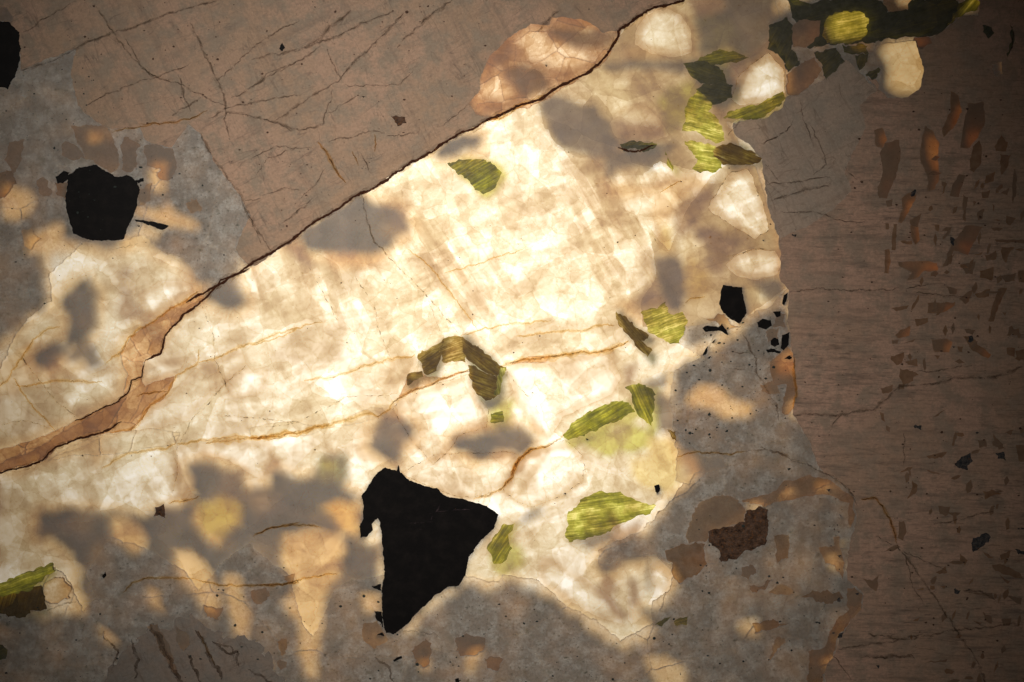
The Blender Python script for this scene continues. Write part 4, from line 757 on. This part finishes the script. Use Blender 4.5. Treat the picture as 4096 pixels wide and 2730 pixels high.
buried(-9.5, [  # filters added to dim the upper right quartz, gaps left bright
 ('f_light', 'c1 430,515 600,420 745,230 870,105 1140,-200 1700,-200 1790,420 1790,600 1640,740 1420,760 1500,900 1400,1020 1200,1070 1000,1010 900,1100 660,1110 600,1010 420,960 290,820 240,650', 6),
 (NONE, 'c1 500,500 620,450 760,520 810,620 790,720 700,790 640,680 570,610', 4), (NONE, 'c1 870,200 940,90 1060,65 1170,180 1200,300 1100,370 940,345 870,290', 5), (NONE, 'c1 1480,600 1560,430 1680,350 1765,430 1770,580 1690,640', 3),
 ('f_light', 'c1 830,500 1000,470 1200,500 1130,660 1000,700 880,620', 4), ('f_light', 'c1 720,800 900,720 1120,830 960,890 780,880', 4), ('f_light', 'c1 1380,140 1480,120 1490,250 1400,270', 4), (NONE, 'c1 1140,560 1330,640 1410,890 1280,880 1120,830', 2), (NONE, 'c1 1180,890 1350,920 1395,1050 1220,1070', 2),
 ('f_brown', 'b1 1370,720 1340,640 1440,540 1450,440 1540,280 1620,200 1770,120 1882,140 c1 330,90 560,100 660,200 640,340 590,410 400,520 280,600 70,680 b1 1600,720', 6),
 (NONE, 'b1 1430,600 1490,520 1550,430 1600,540 1660,600 1600,650 1500,640', 4), (NONE, 'c1 110,260 200,180 300,280 480,330 570,400 420,450 300,440 200,380', 4), ('f_light', 'c1 430,200 540,170 590,240 540,290 450,280', 3),
 ('f_light', 'c1 1120,1568 1180,1330 1330,1120 1420,1040 1600,1040 1800,1500 1800,1568 c2 1850,500 1560,560 1180,640 900,640 800,460 940,330 960,150 960,0', 5),
 ('f_brown', 'c2 960,230 1070,190 1140,270 1150,420 1120,530 1080,545 1010,450 970,330', 3),
 (NONE, 'c1 1330,1250 1400,1100 1560,1060 1700,1430 1600,1500 1400,1400', 5), (NONE, 'c2 1440,230 1580,160 1750,220 1700,320 1600,335', 3), (NONE, 'c2 1110,60 1200,40 1270,120 1220,250 1120,220', 5), (NONE, 'c2 1540,400 1640,420 1700,470 1600,490', 4)])
buried(-20, [('f_light', 'a2 -400,1100 0,1080 300,950 500,1050 400,1200 0,1350 -400,1400', 9)])
# rim shading put in as filter rings below each large grain, so it bulges
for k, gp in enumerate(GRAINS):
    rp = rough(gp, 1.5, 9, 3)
    layer([dict(name='buried_glow_filter', mat='shade', poly=outset(rp, 1.5), amp=0, depth=0.3, inset=0.1), dict(name='x', mat=None, poly=outset(rp, -6.5), amp=3.5, sc=9, step=3)], -4.6 - 0.03*k)
# wider filters added below the mica so a green glow bleeds around it
deep = []
for s, dd, wd, an, lab, mt in GREEN:
    pp = P(s); gx = sum(p[0] for p in pp)/len(pp); gy = sum(p[1] for p in pp)/len(pp)
    if gx < 270 and dd > 0.6: deep.append(dict(name='buried_glow_filter', mat='f_green' if mt == 'green' and dd < 1.5 else 'f_olive', poly=[(gx + (x-gx)*1.12 + 3, gy + (y-gy)*1.25 - 3) for x, y in pp], amp=4, sc=10, step=3, depth=1.0, inset=0.2))
layer(deep, -7.5)
# ---- planes of old fractures in the quartz, stepped one behind the other
fr = random.Random(5); vs = []; fs = []
QZ = rough(P('a2 -400,1700 -400,980 100,700 330,480 480,150 1150,210 1385,345 b1 170,1568 775,1180 1460,770 1882,600 c1 745,220 1140,10 1500,100 1780,430 1420,760 1560,1040 1770,1568 c2 1740,340 1300,480 1120,740 1060,1060 1110,1420 c3 1060,430 620,730 1080,980 760,1300 230,920 b3 1100,700 520,1000 0,700 a3 900,720 330,820 -400,1100'), 3, 20, 8)
pn = 0
while pn < 1000:
    x, y = fr.uniform(-560, 400), fr.uniform(-260, 330)
    if not inside(np.array([x]), np.array([y]), QZ)[0]: continue
    pn += 1
    a = R(fr.choice((17, 17, -62, -55, 30, -80)) + fr.uniform(-14, 14)); Lx = fr.uniform(8, 46); W_ = fr.uniform(4, 17); n_ = fr.choice((4, 5, 5, 6, 7)); z = fr.uniform(-3.2, -0.5)
    b = len(vs)
    for i in range(n_):
        t = 2*math.pi*(i + fr.uniform(-.25, .25))/n_; p, q = Lx*math.cos(t)*fr.uniform(.75, 1.1), W_*math.sin(t)*fr.uniform(.75, 1.1)
        vs.append((x + p*math.cos(a) - q*math.sin(a), y + p*math.sin(a) + q*math.cos(a), z + fr.uniform(-.3, .3)))
    vs.append((x, y, z)); c = len(vs)-1
    fs += [(b+i, b+(i+1) % n_, c) for i in range(n_)]
part('fracture_planes', make_mesh('fracture_planes', vs, fs), M['plate'], kind='stuff')

# ---- straight cleavage steps, seen edge-on as narrow bands
vs = []; fs = []
for zone, ang, wd, ln in ((P('b2 20,250 260,120 480,170 620,300 620,560 380,540 200,560 60,480'), -73, 6.0, 36), (P('c2 560,-40 700,-150 900,60 950,290 800,430 700,470 600,300'), -57, 5.0, 32),
                          (P('c1 820,520 1000,480 1180,520 1160,650 1060,800 880,740'), -56, 5.0, 30), (P('c1 420,1040 1000,1060 1200,1300 1000,1500 500,1500'), -62, 7.0, 30), (P('b2 860,30 1500,60 1700,500 1300,560'), -58, 7.0, 36)):
    a = R(ang); ux, uy = math.cos(a), math.sin(a); xs = [p[0] for p in zone]; ys = [p[1] for p in zone]; k = 0
    while k < (max(xs)-min(xs))*(max(ys)-min(ys))/330:
        x, y = fr.uniform(min(xs), max(xs)), fr.uniform(min(ys), max(ys)); k += 1
        if not inside(np.array([x]), np.array([y]), zone)[0]: continue
        h, w2 = ln*fr.uniform(.4, 1.1), wd*fr.uniform(.35, 1.0); z = fr.uniform(-1.4, -0.4); b = len(vs); t = fr.uniform(-.05, .05)
        for sx, sy in ((-1, -1), (1, -1 + fr.uniform(-.1, .2)), (1, 1), (-1, 1 - fr.uniform(-.1, .3))):
            vs.append((x + ux*h*sy - uy*w2*sx*(1+t), y + uy*h*sy + ux*w2*sx, z))
        fs.append((b, b+1, b+2, b+3))
part('cleavage_steps', make_mesh('cleavage_steps', vs, fs), M['step'], kind='stuff')
# ---- specks of dark ore minerals strewn over the surface
def specks(name, mat, n, zones, lo, hi):
    vs = []; fs = []; c = 0
    while c < n:
        zn = fr.choice(zones); xs = [p[0] for p in zn]; ys = [p[1] for p in zn]
        x, y = fr.uniform(min(xs), max(xs)), fr.uniform(min(ys), max(ys))
        if not inside(np.array([x]), np.array([y]), zn)[0]: continue
        c += 1; s = lo + (hi-lo)*fr.random()**3; b = len(vs); m_ = fr.choice((4, 5, 6)); a0 = fr.uniform(0, 3); e = fr.uniform(.5, 1)
        for i in range(m_):
            t = 2*math.pi*i/m_; q = s*fr.uniform(.6, 1.2); vs.append((x + q*math.cos(t+a0), y + q*e*math.sin(t+a0), 0.3))
        vs.append((x, y, 0.45)); fs += [(b+i, b+(i+1) % m_, b+m_) for i in range(m_)]
    part(name, make_mesh(name, vs, fs), M[mat], kind='stuff')
west = P('a1 130,450 480,320 900,900 1560,1350 a2 1300,420 900,100 300,500 0,730 a1 0,600'); south = P('a3 -50,1100 500,1080 1100,1150 1600,700 1800,750 b3 600,1000 840,900 840,1260 1300,960 1700,950 c3 500,1200 900,1300 1100,1000 1300,300 d2 400,1250 600,1560 d3 830,560 640,1568 a3 -50,1568')
specks('ore_specks', 'ore', 420, [west, south, south, south, south, P('c2 1200,700 1650,480 1780,800 d2 450,1200 c2 1130,1400 1080,1100')], 0.5, 2.0)
specks('brown_specks', 'brownspk', 420, [P('a1 140,0 130,440 900,850 1560,1300 b1 100,1500 1380,720 1500,300 c1 700,0'), P('d1 900,600 1870,300 d2 1870,1500 d3 1870,1560 d3 800,1300 d2 460,1200')], 0.45, 1.8)
specks('quartz_pits', 'brownspk', 160, [P('a2 0,1000 1385,400 b1 775,1180 1700,660 c1 1140,100 1700,300 c2 1700,300 1100,1000 c3 600,1000 b3 1000,200 a3 300,300')], 0.35, 1.2)

# ================================================================== cracks, seams and veins
CR = '''seam 3.2 b1 -400,1900 -100,1730 60,1620 165,1568 250,1515 330,1450 400,1395 480,1350 570,1300 660,1228 740,1200 775,1180 850,1130 960,1050 1010,1020 1135,955 1240,880 1320,835 1400,810 1460,770 1510,740 1580,715 1710,655 1820,625 1882,580 c1 370,540 430,515 500,480 560,450 610,405 670,345 700,300 745,230 740,200 800,155 870,105 920,70 1000,40 1080,25 1140,10 1180,-40
seam 2.6 a2 1570,275 1500,300 1440,330 1385,345 1365,380 1290,455 1250,490 1200,530 1150,560 1130,595 1080,640 1040,690 1025,740 1015,800 960,830 910,855
seam 1.8 a2 910,855 900,890 885,950 830,975 815,1020 790,1060 740,1110 640,1150 540,1200 470,1230
seam 2.4 a2 -200,1600 0,1555 100,1528 200,1500 260,1480 310,1430 350,1390 420,1370 500,1340 600,1310 690,1280 760,1230
rusty 2.0 c1 -60,770 50,720 150,650 230,620 320,580
rusty 2.4 b1 1460,775 1580,720 1700,660 1760,650
fine 2.0 a1 130,440 300,395 450,320 560,260 700,210 850,165 1000,105 1180,50 1380,0
fine 1.2 a1 150,205 260,130 400,50 480,0
fine 1.2 a1 540,660 700,580 870,510 1000,480 1120,430 1200,400
fine 1.4 a1 590,20 680,160 780,310 850,380 920,450 1000,490 1120,520 1270,600 1420,670
fine 1.2 a1 780,240 830,320 900,430 960,490
fine 1.8 a1 1190,140 1240,240 1300,370 1370,500 1410,640 1410,760 1440,860
fine 1.8 a1 1080,720 1200,650 1260,615
fine 1.8 a1 1310,750 1400,690 1440,670
fine 1.2 a1 1440,670 1600,640 1780,605 1882,600
fine 1.2 a1 1370,500 1500,380 1600,290 1760,180 1882,130
fine 1.5 a1 1450,620 1540,570 1640,500 1700,450 1882,380
fine 1.6 a1 1400,750 1420,700 1560,720 1700,760 1882,820
rusty 1.1 a1 870,780 1080,770 1220,735 1300,690
rusty 0.9 a1 700,830 860,800 1000,770
fine 1.8 a1 1250,830 1340,1000 1480,1180 1560,1340 1650,1500 1700,1568
fine 0.9 a1 1540,1260 1640,1250
fine 0.9 a1 700,1568 860,1530
fine 1.4 a1 1640,1230 1780,1180 1882,1190
fine 1.8 b1 0,380 100,350 240,330 480,250 560,220 700,150 820,100 900,70
fine 1.3 b1 0,550 150,460 330,370 440,290
fine 2.4 b1 570,490 640,400 740,310 830,220 920,130 960,80
fine 2.6 b1 920,300 980,230 1060,160 1150,80 1270,0
fine 1.6 b1 480,310 520,400 570,490 500,540 380,610 250,700 150,760
rusty 1.9 b1 430,890 490,970 540,1070 600,1150
fine 1.3 b1 490,900 520,880 640,860 750,820 850,830
fine 1.1 b1 850,850 960,850 1060,830 1060,800
fine 0.9 b1 600,540 770,540 930,530 1030,440
fine 1.3 b1 0,730 130,760 260,820 400,800 460,770 470,720 500,650 520,560
rusty 1.2 b1 640,950 680,1040
rusty 1.2 b1 780,850 795,900 785,950
fine 1.0 b1 480,720 640,620 700,580
fine 0.9 b1 1380,640 1300,720 1200,790
fine 2.6 b1 640,70 500,170 420,250 280,330
fine 1.0 b1 40,1100 110,1000 300,920
fine 0.8 b1 0,1000 150,920 400,930
fine 0.9 b1 300,1260 420,1140 470,1050
fine 0.9 b1 0,1350 80,1540
fine 3.0 c1 380,60 300,130 200,230
fine 1.0 c1 1640,900 1760,850 1830,780
fine 1.0 c1 1430,850 1520,740
fine 1.8 d1 290,1255 400,1220 520,1190 660,1165
fine 1.1 d1 260,1160 500,1130 690,1100
fine 1.0 d1 230,910 340,850 420,790 430,740
fine 1.0 d1 540,780 590,880 620,950 640,1030 560,1100
fine 0.9 d1 480,640 500,760 560,900
fine 0.9 d1 720,520 740,620
fine 1.0 d1 760,1050 830,1130
fine 0.9 d1 260,1020 340,1130
fine 1.0 d1 350,1330 560,1330 760,1390 900,1390
fine 1.6 d1 1790,150 1820,200 1810,280 1785,350
fine 2.4 d2 440,1195 540,1185 720,1195 800,1175 930,1155 1000,1110 1060,1050 1110,1015 1200,1010 1350,990 1450,960 1700,950 1882,890
fine 1.4 d2 650,1310 700,1230 740,1195
fine 1.3 d2 400,415 600,400 780,410 960,405 1100,400
fine 1.3 d2 1150,400 1230,380 1330,375
fine 1.2 d2 1200,920 1330,920 1420,900 1560,880
fine 1.1 d2 1200,420 1400,440 1560,455
fine 1.4 d3 220,95 400,145 440,185 530,200 600,250 700,290
fine 2.0 d3 700,290 780,350 810,400 830,450
rusty 1.8 d3 860,420 950,410 1000,470 1040,540 1060,600 1080,690
fine 1.8 d3 1080,690 1100,730 1180,830 1250,930 1330,1040 1400,1150 1470,1260 1530,1350 1590,1440 1640,1568 1700,1700
fine 1.4 d3 950,650 1080,710
fine 1.0 d3 1080,720 1250,800 1400,870
fine 1.2 d3 1310,580 1450,550 1700,490
fine 1.6 d3 720,1360 900,1330 1200,1290 1450,1240 1650,1220 1882,1200
fine 1.0 d3 670,1380 730,1450 800,1550
fine 1.0 d3 1130,760 1200,1000 1260,1080
fine 0.9 d3 850,1410 1050,1410 1200,1400
fine 1.0 d3 1130,0 1130,210
fine 1.6 c2 1520,670 1560,750 1600,850 1610,930 1680,1040 1740,1150 1750,1230
fine 1.0 c2 1450,795 1570,800
fine 0.9 c2 1400,890 1600,920
rusty 1.2 c2 1110,1450 1250,1420 1400,1440 1540,1420
fine 1.3 c2 1540,1420 1700,1410 1800,1450 1882,1490
rusty 1.2 c2 1160,490 1200,460 1290,450
vein 1.8 c2 1840,830 1860,1040 1840,1160
vein 3.2 c2 -10,895 50,870 100,855 160,842 250,842 320,825 400,815 500,800 620,800 700,780 750,750 810,725
rusty 1.5 c2 60,865 160,845 320,825 500,800 620,800 700,780 800,730
vein 1.6 c2 100,700 270,680 400,665 520,660 600,640 680,620 720,640
rusty 1.8 c2 60,1568 110,1480 180,1410 290,1385 380,1340 400,1310
rusty 1.7 b2 1640,1568 1690,1460 1760,1410 1882,1385
rusty 1.7 b3 1700,150 1650,270 1580,350 1500,390 1400,415
vein 1.4 c3 20,340 80,250 120,150
vein 2.0 b2 340,970 500,960 620,920 720,880 850,850 1040,820
vein 2.6 b2 -280,1370 -100,1350 0,1335 200,1325 400,1275 500,1255 620,1215 740,1175 810,1200
vein 2.4 b2 0,1335 150,1330 320,1300 410,1262 500,1250
rusty 1.8 b2 800,1200 880,1150 900,1110 930,1085 1000,1050 1130,1000 1230,960 1300,930 1380,910
vein 1.1 b2 0,750 150,720 350,630 450,600
vein 1.2 b2 1330,690 1450,660 1600,625 1700,615 1882,600
hair 1.3 b2 740,0 780,100 860,190 960,290 1100,430 1200,550 1310,680
fine 1.3 b2 700,-200 740,0 780,100 860,190
hair 1.0 b2 1110,440 1190,660
hair 1.1 b2 1600,900 1700,1030 1820,1160
vein 0.9 b2 980,140 1140,270 1300,480 1440,670
hair 1.0 b2 660,310 780,520 820,700 890,840
hair 0.9 b2 370,270 500,500 560,620
hair 1.0 b2 100,1270 300,1240 600,1080 900,1060
vein 1.0 b2 1220,300 1500,220 1720,150
vein 1.7 a2 1240,420 1160,480 1080,515 980,590 900,640 850,670 800,720 760,790 700,840 670,860
vein 1.4 a2 -100,1090 0,1010 60,950 110,860 180,760 230,700 300,650 380,640
vein 1.5 a2 100,1010 240,1000 330,975 450,980 600,990 640,980
vein 1.3 a2 80,960 200,1130 350,1290
hair 1.1 a2 120,800 230,950 360,1120 470,1190
hair 1.0 a2 0,1250 180,1230 350,1290
rusty 1.3 a2 470,1230 540,1205
vein 1.7 a2 1250,860 1340,845 1500,770 1700,700 1882,640
vein 1.6 a2 690,1300 820,1285 870,1240 940,1130 1020,1080 1050,1050 1100,950 1160,910 1240,870 1250,780
rusty 1.3 a2 850,1070 950,1050 1050,1040
hair 1.1 a2 1130,1370 1200,1220 1330,1100 1420,980 1550,880
hair 1.0 a2 1250,470 1340,680 1350,850 1440,1060
vein 2.0 a2 1110,1380 1250,1350 1480,1330 1640,1330 1750,1310 1882,1290
hair 1.0 a2 1200,1195 1500,1200 1882,1240
vein 1.8 a2 640,1530 720,1470 830,1425 940,1410 1050,1400 1110,1370
hair 1.0 a3 1110,80 1115,250 1070,400
vein 1.4 a3 770,1000 830,950 920,915 1100,910 1230,920
rusty 1.5 a3 1230,920 1380,960 1640,960 1882,945
rusty 1.4 b3 40,960 250,945 330,915 550,885
rusty 1.2 b3 30,640 150,590 330,575 450,590
rusty 1.3 a3 1590,650 1700,600 1882,560
fine 1.0 b3 960,1240 1150,1260 1200,1290
rusty 1.6 a3 1050,440 1180,420 1250,400
fine 1.6 a3 300,1120 380,1080 480,1060
rusty 1.4 a3 1240,1240 1310,1380 1350,1460
fine 1.8 a3 950,1220 1030,1350 1080,1480 1130,1560
fine 1.2 a3 1340,1320 1450,1340 1480,1440
pale 1.3 b3 1160,460 1190,430 1200,440 1170,500 1140,530 1140,550
pale 1.0 b3 900,580 1050,570 1150,560
pale 0.8 b3 1100,510 1250,490 1400,480
pale 0.7 b3 960,640 1080,610 1120,590
pale 0.7 b3 850,860 1000,780 1100,770
smear 5.0 a3 940,1200 1000,1300 1060,1420 1120,1540 1160,1640
smear 4.0 a3 1220,1240 1290,1330 1330,1440 1400,1540
smear 3.0 a3 1330,1300 1420,1380 1500,1370 1480,1480
smear 3.5 a3 820,1300 860,1420 840,1540
smear 3.0 a3 1180,1380 1210,1480 1260,1560
smear 2.5 a3 640,1270 740,1360 720,1460
smear 3.0 a3 1560,1480 1640,1520 1700,1568
smear 2.5 b3 780,1400 860,1470 900,1560
fine 2.2 d3 900,1270 1100,1290 1250,1270
fine 2.6 d3 1500,995 1620,1000 1690,1040
fine 2.0 d3 1560,1180 1610,1200
fine 2.0 d3 880,1410 1180,1395 1200,1420
fine 1.6 a1 1120,470 1150,600 1200,700
fine 1.4 b1 200,1400 400,1240
fine 1.4 b1 690,950 760,1090
hair 1.0 d2 0,200 60,190 180,150 320,160
hair 1.0 c2 1440,230 1500,180 1580,155 1640,160
rusty 1.1 c1 1000,1210 1080,1160 1130,1130
hair 0.9 c2 940,0 960,60 1000,140
seam 2.2 c1 740,925 800,945 880,950 940,920 970,905
rusty 2.0 b1 1500,760 1580,740 1620,720'''
zz = 0.06
for k in (1, 2, 3, 5, 6): ribbon('grain_boundary', GRAINS[k] + GRAINS[k][:1], 0.8, 'hair', z=0.05 + 0.001*k, amp=1.5, sc_=9.0)
for ln in CR.split('\n'):
    m_, w_, rest = ln.split(' ', 2)
    nm = {'seam': 'dark_seam', 'fine': 'crack', 'rusty': 'rusty_crack', 'vein': 'amber_vein', 'hair': 'hairline_crack', 'pale': 'scratch', 'smear': 'dark_streak'}[m_]
    zz += 0.004
    ribbon(nm, P(rest), float(w_)*{'fine': 0.65, 'seam': 0.85, 'rusty': 0.8, 'vein': 0.8}.get(m_, 1), m_, z=zz, halo={'fine': 'stain', 'vein': 'ambstain', 'rusty': 'ambstain', 'seam': 'stain'}.get(m_), amp={'seam': 1.2, 'fine': 1.7, 'rusty': 1.5, 'vein': 1.8, 'hair': 1.5, 'pale': 1.2, 'smear': 3.0}[m_], sc_=7.0,
           label='long dark crack along the pink feldspar' if ln.startswith('seam 3.2') else None)
